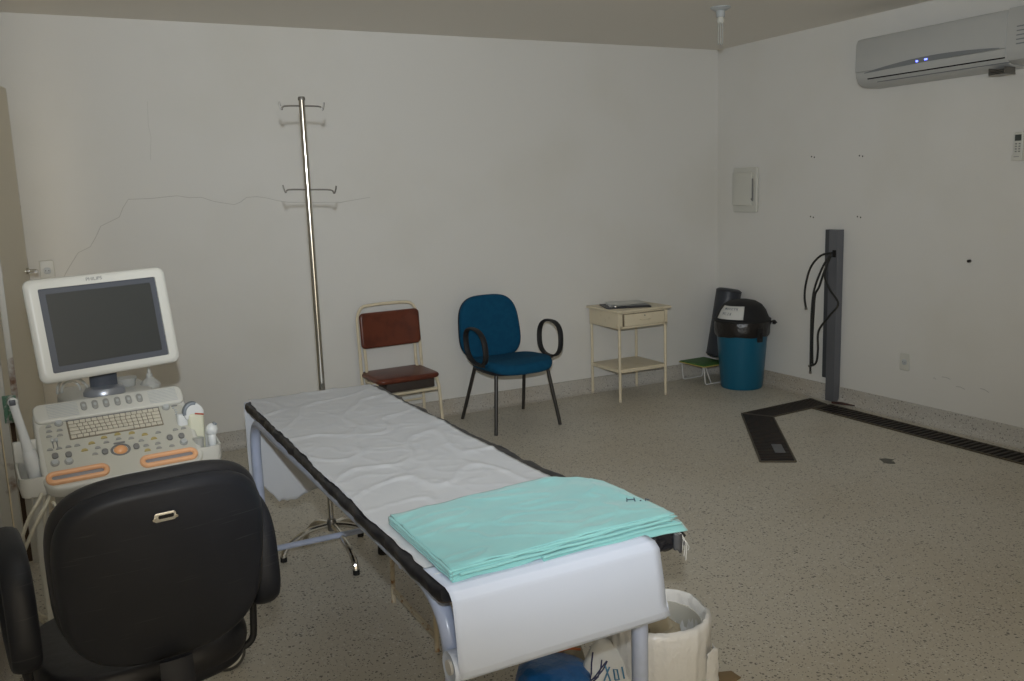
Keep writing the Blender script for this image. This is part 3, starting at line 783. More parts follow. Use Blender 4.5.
# ------------------------------------------------------------------ blue armchair
def blue_chair():
    t = thing('visitor_armchair', 'blue fabric armchair with black loop arms and four black legs', 'chair', (2.664, 5.22, 0), 0)
    for sx in (-1, 1):
        for sy in (-1, 1):
            top = (sx*.19, sy*.16-.03, .385); bot = (sx*.24, sy*.26+.005, 0)
            lg = MB().tube([bot, (sx*.235, sy*.25, .04), top], [.0115, .012, .0125], 12).build('leg', 'blk_metal', t)
    MB().tube(fillet([(-.19, -.19, .385), (.19, -.19, .385), (.19, .13, .385), (-.19, .13, .385)], .03, 4, True), .012, 10, True).build('seat_frame', 'blk_metal', t)
    out = [(x, y) for x, y in superell(.475, .47, 3.6, 48)]
    sh = MB().pad([(x*.97, y*.97) for x, y in out], .03, .06, 3, Matrix.Translation((0, -.045, .393)))
    sh.build('seat_shell', 'blk_plastic', t, smooth=60)
    st = MB().pad(out, .070, .12, 6, Matrix.Translation((0, -.05, .418)) @ Matrix.Rotation(R(-2.5), 4, 'X'))
    st.warp(lambda c: (c.x, c.y, c.z-.035*max(0, (-.18-c.y))/.10*.6+.012*(c.x/.2)**2*.5)).build('seat', 'blue_fab', t, smooth=60)
    # backrest: tall rounded pad
    out = superell(.455, .445, 3.2, 56)
    out = [(x*(1.0-.06*(y/.22)), y) for x, y in out]
    mt = Matrix.Translation((-.035, .205, .635)) @ Matrix.Rotation(R(81), 4, 'X')
    def bend(c): return (c.x, c.y-.10*(c.x+.025)**2*4*.25, c.z)
    MB().pad(out, .062, .13, 6, mt).warp(bend).build('backrest', 'blue_fab', t, smooth=60)
    mt2 = Matrix.Translation((-.035, .232, .635)) @ Matrix.Rotation(R(81), 4, 'X')
    MB().pad([(x*.985, y*.985) for x, y in out], .028, .06, 3, mt2).warp(bend).build('backrest_shell', 'blk_plastic', t, smooth=60)
    MB().tube(fillet([(-.02, .12, .372), (-.02, .262, .372), (-.02, .262, .56)], .06, 6), .01, 8, flat=(.008, .035), up=(0, 1, 0)).build('back_bracket', 'blk_metal', t)
    for sx in (-1, 1):
        x = sx*.278
        loop = []
        for k in range(28):
            a = 2*PI*k/28; c, s = math.cos(a), math.sin(a)
            y = .158*math.copysign(abs(c)**.8, c); z = .118*math.copysign(abs(s)**.8, s)
            loop.append((x+sx*.010*s, -.082+y*.92+.25*z*-.0+.05*z, .562+z))
        MB().tube(loop, 1, 10, True, flat=(.020, .0085), up=(1, 0, 0)).build('armrest', 'black_rubber', t)
        MB().box((sx*.225, -.075, .425+.0), (.11, .10, .012), .003, Euler((0, R(-14*sx), 0)).to_matrix()).build('arm_bracket', 'blk_metal', t)
blue_chair()

# ------------------------------------------------------------------ bedside table
t = thing('bedside_table', 'cream metal bedside table with one drawer and a low shelf', 'table', (3.79, 5.435, 0), 0)
w_, d_ = .425, .385
for sx in (-1, 1):
    for sy in (-1, 1):
        lg = MB().tube([(sx*(w_/2-.008), sy*(d_/2-.008), .012), (sx*(w_/2-.008), sy*(d_/2-.008), .56)], .0105, 12).build('leg', 'cream', t)
        MB().cyl((sx*(w_/2-.008), sy*(d_/2-.008), 0), (sx*(w_/2-.008), sy*(d_/2-.008), .016), .0115, seg=10).build('foot_cap', 'cream_rust', lg)
mb = MB()   # drawer case: sides, back and front rails
mb.box((-w_/2, 0, .60), (.012, d_, .118), .002); mb.box((w_/2, 0, .60), (.012, d_, .118), .002); mb.box((0, d_/2, .60), (w_, .012, .118), .002)
mb.box((0, -d_/2, .548), (w_, .014, .014), .002); mb.box((0, -d_/2, .653), (w_, .014, .012), .002); mb.box((0, 0, .543), (w_, d_, .004))
mb.box((-w_/2+.012, -d_/2, .60), (.030, .014, .11), .002); mb.box((w_/2-.010, -d_/2, .60), (.024, .014, .11), .002)
mb.build('case', 'cream', t)
MB().box((0, -d_/2+.006, .600), (w_-.03, .004, .10)).build('drawer_gap', 'gap', t, smooth=0)
dr = MB().box((.006, -d_/2-.004, .600), (w_-.072, .018, .086), .003).build('drawer', 'cream', t)
MB().tube(fillet([(-.035, -d_/2-.012, .598), (-.035, -d_/2-.028, .596), (.045, -d_/2-.028, .596), (.045, -d_/2-.012, .598)], .008), .0032, 8).build('handle', 'cream', dr)
MB().cyl((.005, -d_/2-.012, .625), (.005, -d_/2-.016, .625), .005, seg=10).build('lock', 'rod', dr)
MB().slab(rrect(w_+.055, d_+.045, .012), .660, .676, .004, 3, Matrix.Translation((0, -.006, 0))).build('table_top', 'cream', t)
MB().slab(rrect(w_-.004, d_-.004, .006), .232, .240, .002).build('shelf', 'cream', t)
mb = MB(); mb.box((0, -d_/2+.004, .226), (w_-.01, .006, .022), .001); mb.box((0, d_/2-.004, .226), (w_-.01, .006, .022), .001)
mb.box((-w_/2+.004, 0, .226), (.006, d_-.01, .022), .001); mb.box((w_/2-.004, 0, .226), (.006, d_-.01, .022), .001)
mb.build('shelf_rim', 'cream', t)
# clipboard with papers
t = thing('clipboard', 'dark clipboard with loose white papers on the bedside table', 'clipboard', (3.755, 5.42, .676), 2)
MB().slab(rrect(.245, .335, .008), .0, .009, .001, 2, Matrix.Rotation(R(68), 4, 'Z')).build('board', 'folder', t)
for k in range(4):
    a = 70+(-5, 4, -3, 12)[k]
    def pf(u, v, k=k, a=a):
        p = Vector(((u-.5)*.205, (v-.5)*.285, 0)); p.rotate(Euler((0, 0, R(a))))
        return (p.x+.012+.008*k, p.y+.004, .0072+.0022*k+(.010*abs(math.sin(u*5+k))*v*v*.6)+.012*(u-.5)**2*k)
    mb = MB(); mb.grid(pf, 12, 12); mb.build('paper_sheet', 'label', t, smooth=180, thick=.0006)
MB().box((-.118, -.036, .0125), (.02, .07, .012), .003, Euler((0, 0, R(-22))).to_matrix()).build('clip', 'steel', t)

# ------------------------------------------------------------------ blue bin with black bag and lid
t = thing('waste_bin', 'tall blue plastic waste bin with black domed lid in the corner', 'bin', (4.635, 5.135, 0), 0)
t.scale = (1, 1, 1.08)
MB().lathe([(0, .004), (.140, .004), (.150, .0), (.158, .012), (.190, .395), (.198, .425), (.190, .43), (.184, .40), (.150, .02), (0, .02)], seg=56).build('body', 'can', t, smooth=40)
def wob(a, z): return .022*noise.noise(Vector((math.cos(a)*3, math.sin(a)*3, z*14)))+.012*noise.noise(Vector((math.cos(a)*9, math.sin(a)*9, z*30)))
bg = MB().lathe([(.199, .380), (.204, .395), (.205, .42), (.207, .455), (.203, .48), (.19, .482)], seg=72, wob=wob)
bg.warp(lambda c: (c.x, c.y, c.z+(.020*noise.noise(Vector((c.x*9, c.y*9, 5))) if c.z < .40 else 0)))
bag = bg.build('bag_rim', 'blk_bag', t, smooth=60, label='black bag folded over the rim')
# bag knot sticking out right
d = Vector((.72, -.50, 0)).normalized()
mb = MB(); mb.tube(catmull([d*.195+Vector((0, 0, .455)), d*.225+Vector((0, 0, .468)), d*.25+Vector((0, 0, .452)), d*.262+Vector((0, 0, .466))], 5), [.012+.006*math.sin(i*1.1) for i in range(16)], 8)
mb.build('bag_knot', 'blk_bag', bag)
MB().lathe([(.203, .478), (.213, .480), (.214, .492), (.200, .500), (.192, .515), (.175, .555), (.145, .592), (.10, .617), (.045, .628), (.0, .630)], seg=56).build('lid', 'black_rubber', t, smooth=40)
a0 = Vector((-.06, -.998, 0)); MB().box(a0*.208+Vector((0, 0, .395)), (.045, .018, .10), .008, Euler((0, 0, math.atan2(a0.y, a0.x)+PI/2)).to_matrix()).build('lid_clip', 'black_rubber', t)
MB().box(a0*.209+Vector((0, 0, .392)), (.02, .022, .04), .005, Euler((0, 0, math.atan2(a0.y, a0.x)+PI/2)).to_matrix()).build('clip_hole', 'painted_void', t)
# paper label following the dome
def dome_r(z):
    pr = [(.492, .214), (.500, .200), (.515, .192), (.555, .175), (.592, .145), (.617, .10), (.628, .045), (.63, 0)]
    for i in range(len(pr)-1):
        if pr[i][0] <= z <= pr[i+1][0]:
            k = (z-pr[i][0])/(pr[i+1][0]-pr[i][0]); return pr[i][1]*(1-k)+pr[i+1][1]*k
    return 0
def dome_p(u, v, off=.004):
    A = R(-196+u*66+4*v); z = .503+.088*v**.85
    rr = dome_r(z)+off; return Vector((rr*math.cos(A), rr*math.sin(A), z+off*.7))
mb = MB(); mb.grid(lambda u, v: dome_p(u, v, .004), 20, 12); lab = mb.build('paper_label', 'label', t, smooth=180, thick=.0008)
mb = MB()
GL = {'L': [[(0, 1), (0, 0), (.8, 0)]], 'I': [[(.4, 0), (.4, 1)]], 'X': [[(0, 0), (.8, 1)], [(0, 1), (.8, 0)]], 'O': [[(.1, .1), (.1, .9), (.7, .9), (.7, .1), (.1, .1)]],
      'V': [[(0, 1), (.4, 0), (.8, 1)]], 'C': [[(.75, .9), (.1, .8), (.1, .2), (.75, .1)]], 'A': [[(0, 0), (.4, 1), (.8, 0)], [(.2, .4), (.6, .4)]], 'Y': [[(0, 1), (.4, .5), (.8, 1)], [(.4, .5), (.4, 0)]],
      'J': [[(.6, 1), (.6, .1), (.1, .1)]], 'M': [[(0, 0), (0, 1), (.4, .5), (.8, 1), (.8, 0)]], '2': [[(.1, .9), (.7, .9), (.7, .5), (.1, .1), (.8, .1)]], 'P': [[(.1, 0), (.1, 1), (.7, .9), (.7, .55), (.1, .5)]], 'E': [[(.7, 1), (.1, 1), (.1, 0), (.7, 0)], [(.1, .5), (.6, .5)]]}
for txt, u0, v0, du, dv in (('MVCCYX', .22, .66, .095, .17), ('VCJX', .20, .25, .10, .20)):
    for i, ch in enumerate(txt):
        for st_ in GL[ch]: mb.tube([dome_p(u0+du*(i+.75*p[0])*1.0, v0+dv*p[1], .0055) for p in st_], .0014, 5)
mb.build('handwriting', 'ink', lab, label='handwritten dark letters in two lines')

# ------------------------------------------------------------------ dark bolster leaning in the corner, on a green stool
t = thing('footstool', 'low footstool with green top and white wire legs behind the blue bin', 'footstool', (4.53, 5.455, 0), 2)
MB().slab(rrect(.255, .29, .008), .148, .160, .003).build('top', 'green_top', t)
MB().tube([(x, y, .150) for x, y in rrect(.261, .296, .01)], .0045, 8, True).build('top_edge', 'yellow_edge', t)
for sy in (-.13, .13):
    MB().tube(fillet([(-.115, sy, .148), (-.10, sy*1.0, .006), (.10, sy, .006), (.115, sy, .148)], .02, 4), .005, 8).build('leg_loop', 'white_metal', t)
MB().tube([(-.10, -.13, .148), (-.04, -.13, .006)], .004, 8).build('brace', 'white_metal', t)
t = thing('bolster', 'dark navy vinyl bolster cushion leaning upright in the room corner', 'cushion', (4.655, 5.430, .262), 0)
ax = Vector((.078, -.035, .54)).normalized(); q = ax.to_track_quat('Z', 'Y').to_matrix().to_4x4()
rr_ = .098
MB().lathe([(0, 0), (rr_-.02, .002), (rr_-.006, .008), (rr_, .022), (rr_, .528), (rr_-.006, .541), (rr_-.02, .548), (0, .552)], seg=44, mtx=Matrix.Translation((0, 0, -.075)) @ q).build('cover', 'roll_vinyl', t, smooth=50)
for z in (.020, .532):
    MB().tube([(Matrix.Translation((0, 0, -.075)) @ q) @ Vector(((rr_+.001)*math.cos(2*PI*k/40), (rr_+.001)*math.sin(2*PI*k/40), z)) for k in range(40)], .003, 6, True).build('piping', 'blk_vinyl', t)

# ------------------------------------------------------------------ bins and bags under the near end of the bed
t = thing('lined_wastebasket', 'wastebasket lined with a white plastic bag beside the near end of the bed', 'wastebasket', (1.432, 1.925, 0))
MB().lathe([(0, 0), (.105, 0), (.110, .01), (.128, .325), (.122, .325), (.104, .012), (0, .012)], seg=40).build('basket', 'ivory', t)
def wob2(a, z): return .022*(1-abs(noise.noise(Vector((math.cos(a)*9, math.sin(a)*9, z*2.5)))*3))+.035*noise.noise(Vector((math.cos(a)*2.2, math.sin(a)*2.2, z*6)))+.022*noise.noise(Vector((math.cos(a)*6, math.sin(a)*6, z*9)))
b_ = MB().lathe([(.118, .03), (.130, .08), (.137, .16), (.144, .24), (.149, .30), (.150, .335), (.146, .352), (.136, .356), (.127, .345), (.122, .30), (.116, .24), (.108, .17), (.09, .13), (.0, .12)], seg=90, wob=wob2)
b_.warp(lambda c: (c.x, c.y, c.z+.010*noise.noise(Vector((c.x*12, c.y*12, c.z*5)))))
lin = b_.build('bag_liner', 'bag_w', t, smooth=70)
d = Vector((.80, -.60, 0)).normalized(); sd = Vector((.6, .8, 0))
mb = MB(); mb.grid(lambda u, v: d*(.135+.034*math.sin(u*PI*.8)+.008*noise.noise(Vector((u*5, v*5, 3))))+sd*((u-.5)*.07*(1-.5*v)-.02)+Vector((0, 0, .255-.11*v+.01*math.sin(u*6))), 12, 10)
mb.build('bag_handle', 'bag_w', lin, smooth=180, thick=.002, label='loose bag handle sticking out')
for k in range(7):
    a = rnd.random()*6.28; r0 = rnd.random()*.055
    mb = MB(); mb.ball((r0*math.cos(a), r0*math.sin(a), (.21+.07*rnd.random())), .04+.015*rnd.random(), 14)
    mb.warp(lambda c, k=k: c+Vector((noise.noise(c*30+Vector((k, 0, 0))), noise.noise(c*30+Vector((0, k, 5))), noise.noise(c*30+Vector((3, 0, k)))))*.016)
    tag(mb.build('crumpled_litter', 'bag_in' if k % 3 else 'label', None, smooth=30), 'crumpled litter inside the lined wastebasket', 'litter', 'crumpled litter in the wastebasket').location = (1.432, 1.925, 0)
# blue bag bin
t = thing('blue_bag_bin', 'low bin covered with a blue plastic bag under the hanging paper roll', 'bin', (1.115, 1.975, 0))
MB().lathe([(0, 0), (.085, 0), (.088, .01), (.098, .21), (.092, .21), (.083, .012), (0, .012)], seg=32).build('bin_body', 'ivory', t)
b_ = MB().lathe([(.095, .05), (.104, .12), (.108, .20), (.100, .235), (.070, .252), (.03, .258), (0, .258)], seg=72, wob=lambda a, z: .05*noise.noise(Vector((math.cos(a)*5, math.sin(a)*5, z*8)))+.03*noise.noise(Vector((math.cos(a)*14, math.sin(a)*14, z*4))))
b_.build('blue_bag', 'bag_b', t, smooth=50)
# printed white bags between
def printed(name, loc, s, seed, label, m='bag_p', marks=True):
    t = thing(name, label, 'bag', loc)
    sx, sy, sz = s
    def shp(c):
        n_ = Vector((noise.noise(c*9+Vector((seed, 0, 0))), noise.noise(c*9+Vector((0, seed, 4))), noise.noise(c*9+Vector((7, 0, seed)))))
        n2 = Vector((noise.noise(c*25+Vector((seed, 0, 0))), noise.noise(c*25+Vector((0, seed, 4))), noise.noise(c*25+Vector((7, 0, seed)))))
        q = c+n_*.030+n2*.010; q.z = max(q.z, .001); return q
    mb = MB(); n = 22
    prof = [(math.sin(PI*k/n)**.75, -math.cos(PI*k/n)) for k in range(n+1)]
    mb.lathe(prof, (0, 0, 0), 48, Matrix.Translation((0, 0, sz)) @ Matrix.Diagonal((sx, sy, sz, 1)))
    mb.warp(shp); body = mb.build('bag_body', m, t, smooth=70)
    return t, shp
t, shp = printed('printed_plastic_bag', (1.275, 1.935, 0), (.085, .08, .142), 3.0, 'white plastic bag with blue printing behind the near right bed leg')
def surf(a, h, off=.004):   # a: azimuth, h: -1..1
    n = Vector((math.cos(a)*math.sqrt(max(0, 1-h*h))**.75, math.sin(a)*math.sqrt(max(0, 1-h*h))**.75, h))
    p = Vector((n.x*.085, n.y*.08, .142+n.z*.142)); q = shp(p); return q+Vector((n.x, n.y, n.z)).normalized()*off
mb = MB()
for txt, a0_, h0 in (('XOI', R(232), .62), ('JOX', R(215), .35), ('XOC', R(240), .12)):
    for i, ch in enumerate(txt):
        for st_ in GL[ch]:
            mb.tube([surf(a0_+(i+.75*p[0])*R(17), h0+p[1]*.17, .002) for p in st_], .0024, 5)
mb.build('blue_print', 'blueink', t, label='blue printed characters')
mb = MB()
for k in range(4):
    mb.tube([surf(R(190+14*k+20*math.sin(j*.5+k)), .85-.10*j, .001) for j in range(9)], .0022, 5)
mb.build('dark_print_lines', 'navyink', t)
t2, shp2 = printed('crumpled_plastic_bag', (1.215, 2.11, 0), (.085, .07, .13), 9.0, 'dull white crumpled plastic bag behind the blue bag', 'bag_in')
tag(MB().tube(catmull([(1.17, 2.045, .245), (1.20, 2.035, .250), (1.235, 2.03, .240)], 5), .004, 6).build('orange_strip', 'orangemark'), 'short orange strip lying on the crumpled bag', 'strip')
tag(MB().slab([(1.69, 2.00), (1.72, 1.965), (1.80, 1.985), (1.80, 2.03), (1.745, 2.05), (1.70, 2.035)], .0005, .006, .002, 2).build('brown_scrap', 'brownscrap'), 'small brown scrap on the floor right of the wastebasket', 'scrap')

# ------------------------------------------------------------------ ultrasound machine
YAW = 6
t = thing('ultrasound_machine', 'off-white ultrasound scanner with keyboard console and tilted monitor', 'medical scanner', (.142, 3.15, 0), YAW)
# console in its own tilted frame
con = MB()
outl = []
for (x, y, r_) in ((.238, .168, .035), (-.238, .168, .035), (-.245, -.165, .05), (.245, -.165, .05)):
    s1 = 1 if x > 0 else -1; s2 = 1 if y > 0 else -1
    st = {(1, 1): 0, (-1, 1): 90, (-1, -1): 180, (1, -1): 270}[(s1, s2)]
    for k in range(7):
        a = R(st+90*k/6); outl.append((x-s1*r_+r_*math.cos(a), y-s2*r_+r_*math.sin(a)))
con.slab(outl, -.055, 0, .012, 4)
con = con.build('console', 'us_white', t, loc=(0, 0, .79), rot=(R(40), 0, 0))
MB().slab(rrect(.455, .245, .02, 5, 0, -.03), -.004, .0012, .001, 2).build('control_panel', 'us_grey', con)
MB().slab(rrect(.470, .078, .024, 5, .0, .132), -.006, .014, .008, 4).build('speaker_bar', 'us_white', con)
for (cx_, w_) in ((-.148, .092), (.168, .092)):
    mb = MB()
    for i in range(9):
        mb.box((cx_, .106+.0065*i, .0143), (w_, .0022, .0016))
    mb.build('speaker_grille', 'btn_lt', con, smooth=0)
for x in (-.0839, -.0491, -.0146, .0211, .057, .092):
    o_ = MB().slab(rrect(.019, .036, .0094, 6, x, .135), .012, .020, .003, 3).build('oval_button', 'btn', con)
    MB().slab(rrect(.009, .012, .004, 4, x, .135), .0195, .0212, .0006, 2).build('button_symbol', 'btn_lt', o_)
kb = MB().slab(rrect(.292, .076, .004, 3, .0005, .052), .0008, .0030, .0006, 1).build('keyboard', 'kbed', con)
MB().slab(rrect(.292, .006, .002, 3, .0005, .0915), .001, .006, .001, 1).build('keyboard_lip', 'btn_dk', con)
rows = 5
key0 = None
for r_ in range(rows):
    n = 16 if r_ < 4 else 10; x = -.1420; tot = .285
    ws = [1.0]*n
    if r_ == 4: ws[4] = 6.5
    elif r_: ws[0] = 1.3+.25*r_; ws[-1] = 1.6
    S = tot/sum(ws)
    for i in range(n):
        w_ = ws[i]*S
        MB().slab(rrect(w_-.0022, .0118, .0012, 2, x+w_/2+.0005, .0825-.0146*r_-.0005), .0025, .0068, .001, 2).build('key', 'key', kb)
        x += w_
def button(x, y, w_=.018, h_=.009, m='btn', name='button', z=.0055):
    # rounded wedge key, like a half-moon
    pts = [(x-w_/2+.0*k, y) for k in range(0)]
    pts = []
    for k in range(9):
        a = PI*k/8; pts.append((x+w_/2*math.cos(a), y-h_*.4+h_*math.sin(a)**.8))
    return MB().slab(pts, .0008, z, .0015, 2).build(name, m, con)
for x, y in [(-0.198, 0.0814), (-0.1996, 0.0612), (-0.1689, 0.0602), (-0.2027, 0.0415), (-0.1711, 0.0401), (-0.2083, -0.0111), (-0.182, -0.0116), (-0.1549, -0.0115), (-0.1291, -0.0118), (-0.0432, -0.0187), (-0.0043, -0.0129), (0.0338, -0.0194), (0.0618, -0.0363), (0.0724, -0.059), (0.1095, -0.0587), (0.109, -0.078), (0.1206, -0.0142), (-0.0718, -0.0347), (-0.084, -0.0578), (0.1502, -0.0787), (0.1769, -0.0146), (0.2038, -0.0144)]:
    button(x, y)
for x, y in [(-0.0463, 0.002), (-0.0038, 0.0064), (0.0398, 0.0018), (0.0778, -0.0136), (-0.0862, -0.0123), (-0.1113, -0.0355), (0.1022, -0.0359), (0.0725, -0.0791)]:
    button(x, y, .020, .010, 'btn_yl', 'yellow_button')
for x, y in [(-0.1668, 0.0893), (0.1699, 0.0877), (0.1916, -0.0717), (-0.2017, -0.0655), (-0.1622, -0.0681)]:
    kn = MB().lathe([(.0105, .001), (.0105, .008), (.009, .011), (0, .011)], (x, y, 0), 24).build('dial', 'btn_lt', con)
    MB().lathe([(.0135, .0008), (.0135, .003), (.011, .003)], (x, y, 0), 24).build('dial_ring', 'btn', kn)
for x, y in [(-0.1976, -0.0398), (-0.1591, -0.0434), (0.1518, -0.045), (0.1897, -0.046), (-0.0536, -0.0564), (0.0424, -0.0572)]:
    MB().slab(rrect(.019, .021, .008, 5, x, y), .0008, .010, .003, 3).build('rocker_knob', 'btn_dk', con)
for x in (-.1963, -.1843):
    o_ = MB().slab(rrect(.0035, .040, .0015, 3, x, .0120), .001, .0022, .0003, 1).build('slider_slot', 'btn_dk', con)
    MB().slab(rrect(.009, .013, .003, 3, x, .022), .002, .010, .002, 2).build('slider_cap', 'btn_lt', o_)
for i in range(8):   # slide pots on the right
    MB().slab(rrect(.0085, .0045, .0018, 3, .192+.0035*math.sin(i*1.3)+.002*i, .079-.0095*i), .0012, .0055, .001, 2).build('gain_slider', 'btn_lt', con)
MB().slab(rrect(.020, .005, .001, 2, .198, .0885), .001, .003, .0005, 1).build('indicator_bar', 'btn_dk', con)
MB().slab(rrect(.036, .0065, .003, 4, -.005, -.0295), .001, .004, .001, 2).build('trackball_button', 'btn_dk', con)
MB().lathe([(.030, .0005), (.029, .003), (.024, .0035), (.022, .001)], (-.006, -.0568, 0), 36).warp(lambda c: Vector((-.006+(c.x+.006)*1.05, -.0568+(c.y+.0568)*.80, c.z))).build('trackball_ring', 'btn_dk', con)
MB().ball((-.006, -.0568, -.004), .0225, 28, 1, .85, .75).build('trackball', 'ball', con, smooth=60)
for cx_ in (-.145, .132):
    pts = [(cx_-.078, -.125, .0015), (cx_+.078, -.125, .0015)]
    ring = [(x, y, .004) for x, y in rrect(.168, .032, .0158, 8, cx_, -.1245)]
    pr = MB().tube(ring, .0090, 10, True).build('palm_rest', 'orange', con, label='orange oval palm rest rim')
    MB().slab(rrect(.160, .026, .0128, 6, cx_, -.1245), .0015, .0035, .0008, 2).build('rest_floor', 'silver', pr, label='pale inset of the palm rest')
# under-shell of the console and body
MB().slab(rrect(.40, .26, .05, 6, 0, .0), -.10, -.050, .03, 5).build('console_underside', 'us_white', con)
bd = MB().slab(rrect(.34, .42, .06, 6, 0, .36), .14, .80, .04, 5)
bd.warp(lambda c: (c.x*(1-.15*max(0, .5-c.z)), c.y+(.12*max(0, .45-c.z)), c.z)).build('cabinet', 'us_white', t)
MB().slab(rrect(.30, .30, .05, 6, .02, .30), .80, .90, .03, 4).build('rear_deck', 'us_white', t)
MB().slab(rrect(.40, .62, .06, 6, 0, .12), .085, .15, .02, 4).build('chassis', 'us_white', t)
MB().slab(rrect(.13, .12, .03, 5, 0, .08), .15, .72, .01, 3).build('lift_column', 'us_grey', t)
for sx, sy in ((-.20, -.235), (.218, -.27), (-.19, .40), (.19, .40)):
    base = (sx, sy, .056)
    wh = MB().cyl((sx, sy-.016, .056), (sx, sy+.016, .056), .056, seg=36).build('caster_wheel', 'tyre', t)
    MB().lathe([(0, .0195), (.030, .0195), (.045, .017), (.047, .014), (0, .014)], seg=32, mtx=Matrix.Translation((sx, sy, .056)) @ Matrix.Rotation(R(90), 4, 'X')).build('hub_cap', 'us_white', wh, label='white round wheel cover')
    # hood over the upper part
    mb = MB(); pts = [(sx+.061*math.cos(R(a)), sy, .056+.061*math.sin(R(a))) for a in range(10, 171, 10)]
    mb.tube(pts, 1, 8, flat=(.024, .004), up=(0, 1, 0)); mb.build('wheel_hood', 'us_white', wh)
    MB().box((sx*.93, sy+(.05 if sy < 0 else -.03), .115), (.06, .11, .04), .012).build('caster_arm', 'us_white', t)
# holders with trays left and right
def tray(xc, w_, name):
    o_ = MB().slab(rrect(w_, .15, .028, 6, xc, .01), 0, .075, .02, 4)
    return o_
for xc, w_ in ((-.264, .088), (.262, .100)):
    hz = .655 if xc < 0 else .640
    hz = .66
    y0 = -.02
    hol = MB()
    P = rrect(w_, .135, .03, 6, xc, y0); Pi = rrect(w_-.012, .123, .025, 6, xc, y0)
    L = len(P); vs = []; fs = []
    rings = [[(x*.92+xc*.08, y*.92+y0*.08, hz) for x, y in P], [(x, y, hz+.02) for x, y in P], [(x, y, hz+.062+(.025 if y > y0 else 0)) for x, y in P], [(x, y, hz+.062+(.025 if y > y0 else 0)) for x, y in Pi], [(x, y, hz+.02) for x, y in Pi]]
    for rg in rings: vs += rg
    for i in range(len(rings)-1):
        for k in range(L): fs.append((i*L+k, i*L+(k+1) % L, (i+1)*L+(k+1) % L, (i+1)*L+k))
    fs.append(list(range(L))[::-1]); fs.append([(len(rings)-1)*L+k for k in range(L)])
    hol._add(vs, fs); hol.build('probe_holder', 'us_white', t)
mb = MB()   # back wall of the left holder, taller
mb.slab(rrect(.086, .012, .005, 3, -.264, .046), .70, .815, .004, 2); mb.build('holder_back', 'us_white', t)
# monitor
MW, MH = .450, .338
MX, MY, MZ = .010, .090, 1.160   # in the machine's frame
mon = MB().slab(rrect(MW, MH, .026, 7), -.045, 0, .012, 4)
mon.warp(lambda c: c if c.z > -.03 else Vector((c.x*.96, c.y*.96, c.z)))
mon = mon.build('monitor', 'us_white', t, loc=(MX, MY, MZ), rot=Euler((R(80), 0, R(7)), 'XYZ'))
mon.rotation_euler = (Euler((0, 0, R(7))).to_matrix() @ Euler((R(80), 0, 0)).to_matrix() @ Euler((0, 0, R(1.4))).to_matrix()).to_euler()
# framed opening: slate ledge and the dark glass
IW, IH = .372, .274
fr = MB(); P = rrect(IW, IH, .004, 2, .0, -.002); Q = rrect(IW-.032, IH-.030, .003, 2, -.002, -.003); L = len(P)
fr._add([(x, y, .0008) for x, y in P]+[(x, y, -.010) for x, y in Q], [(k, (k+1) % L, (k+1) % L+L, k+L) for k in range(L)])
# the bezel front gets a shallow raised rim around the opening
rim = MB(); A = rrect(MW-.006, MH-.006, .024, 6); B = rrect(IW, IH, .0054, 6, 0, -.002); L2 = len(A)
rim._add([(x, y, .0003) for x, y in A]+[(x, y, .007) for x, y in [(a*.972, b*.966) for a, b in A]]+[(x, y, .0085) for x, y in [(a*.93, b*.92) for a, b in A]]+[(x, y, .009) for x, y in B]+[(x, y, .001) for x, y in B],
         [(j*L2+k, j*L2+(k+1) % L2, (j+1)*L2+(k+1) % L2, (j+1)*L2+k) for j in range(4) for k in range(L2)])
rim.build('bezel', 'us_white', mon, smooth=70, label='raised off-white frame around the screen')
MB().slab(rrect(IW, IH, .004, 2, 0, -.002), -.001, .0015, .0005, 1).build('inner_frame', 'us_bezel', mon, label='slate blue inner frame')
MB().slab(rrect(IW-.040, IH-.038, .003, 2, .002, -.001), .001, .0024, .0004, 1).build('screen', 'screen', mon, label='dark switched-off screen')
lettering('PHILIPS', .0155, 'brand_lettering', 'btn_dk', mon, Matrix.Translation((-.012, MH/2-.0185, .0096)) @ Matrix.Diagonal((1.05, 1, 1, 1)))
# neck and its round foot
MB().lathe([(0, 0), (.068, 0), (.068, .012), (.060, .024), (.045, .030), (0, .032)], (.0, .20, .90), 40).warp(lambda c: (c.x, .20+(c.y-.20)*.8, c.z)).build('monitor_foot', 'silver', t, label='silver round monitor foot')
MB().tube(fillet([(.0, .20, .925), (.0, .19, 1.02), (.005, .14, 1.10)], .05, 5), 1, 14, flat=(.022, .045), up=(0, 1, 0)).build('monitor_neck', 'dkslate', t)
# cables hanging under the left holder
for k, pts in enumerate(([(-.245, -.06, .675), (-.262, -.10, .655), (-.30, -.11, .60), (-.335, -.10, .50), (-.34, -.06, .40), (-.30, .0, .25), (-.25, .1, .18)],
                         [(-.23, -.08, .655), (-.25, -.13, .64), (-.29, -.14, .58), (-.325, -.12, .50), (-.35, -.05, .42), (-.33, .0, .30), (-.28, .1, .17)],
                         [(-.225, -.10, .64), (-.215, -.13, .60), (-.215, -.12, .50), (-.20, -.11, .36), (-.18, -.06, .18), (-.17, .02, .15)],
                         [(-.24, -.05, .67), (-.25, -.05, .56), (-.255, -.04, .42), (-.24, .0, .25), (-.22, .05, .15)])):
    MB().tube(catmull(pts, 8), .0055, 8).build('probe_cable', 'cable_w', t)
MB().tube(catmull([(-.25, .02, .66), (-.255, .02, .40), (-.25, .04, .16)], 6), 1, 10, flat=(.022, .012), up=(1, 0, 0)).build('side_post', 'us_white', t)

def wpos(x, y, z):   # machine frame to world
    v = Matrix.Rotation(R(YAW), 3, 'Z') @ Vector((x, y, z)); return (v.x+.142, v.y+3.15, z)
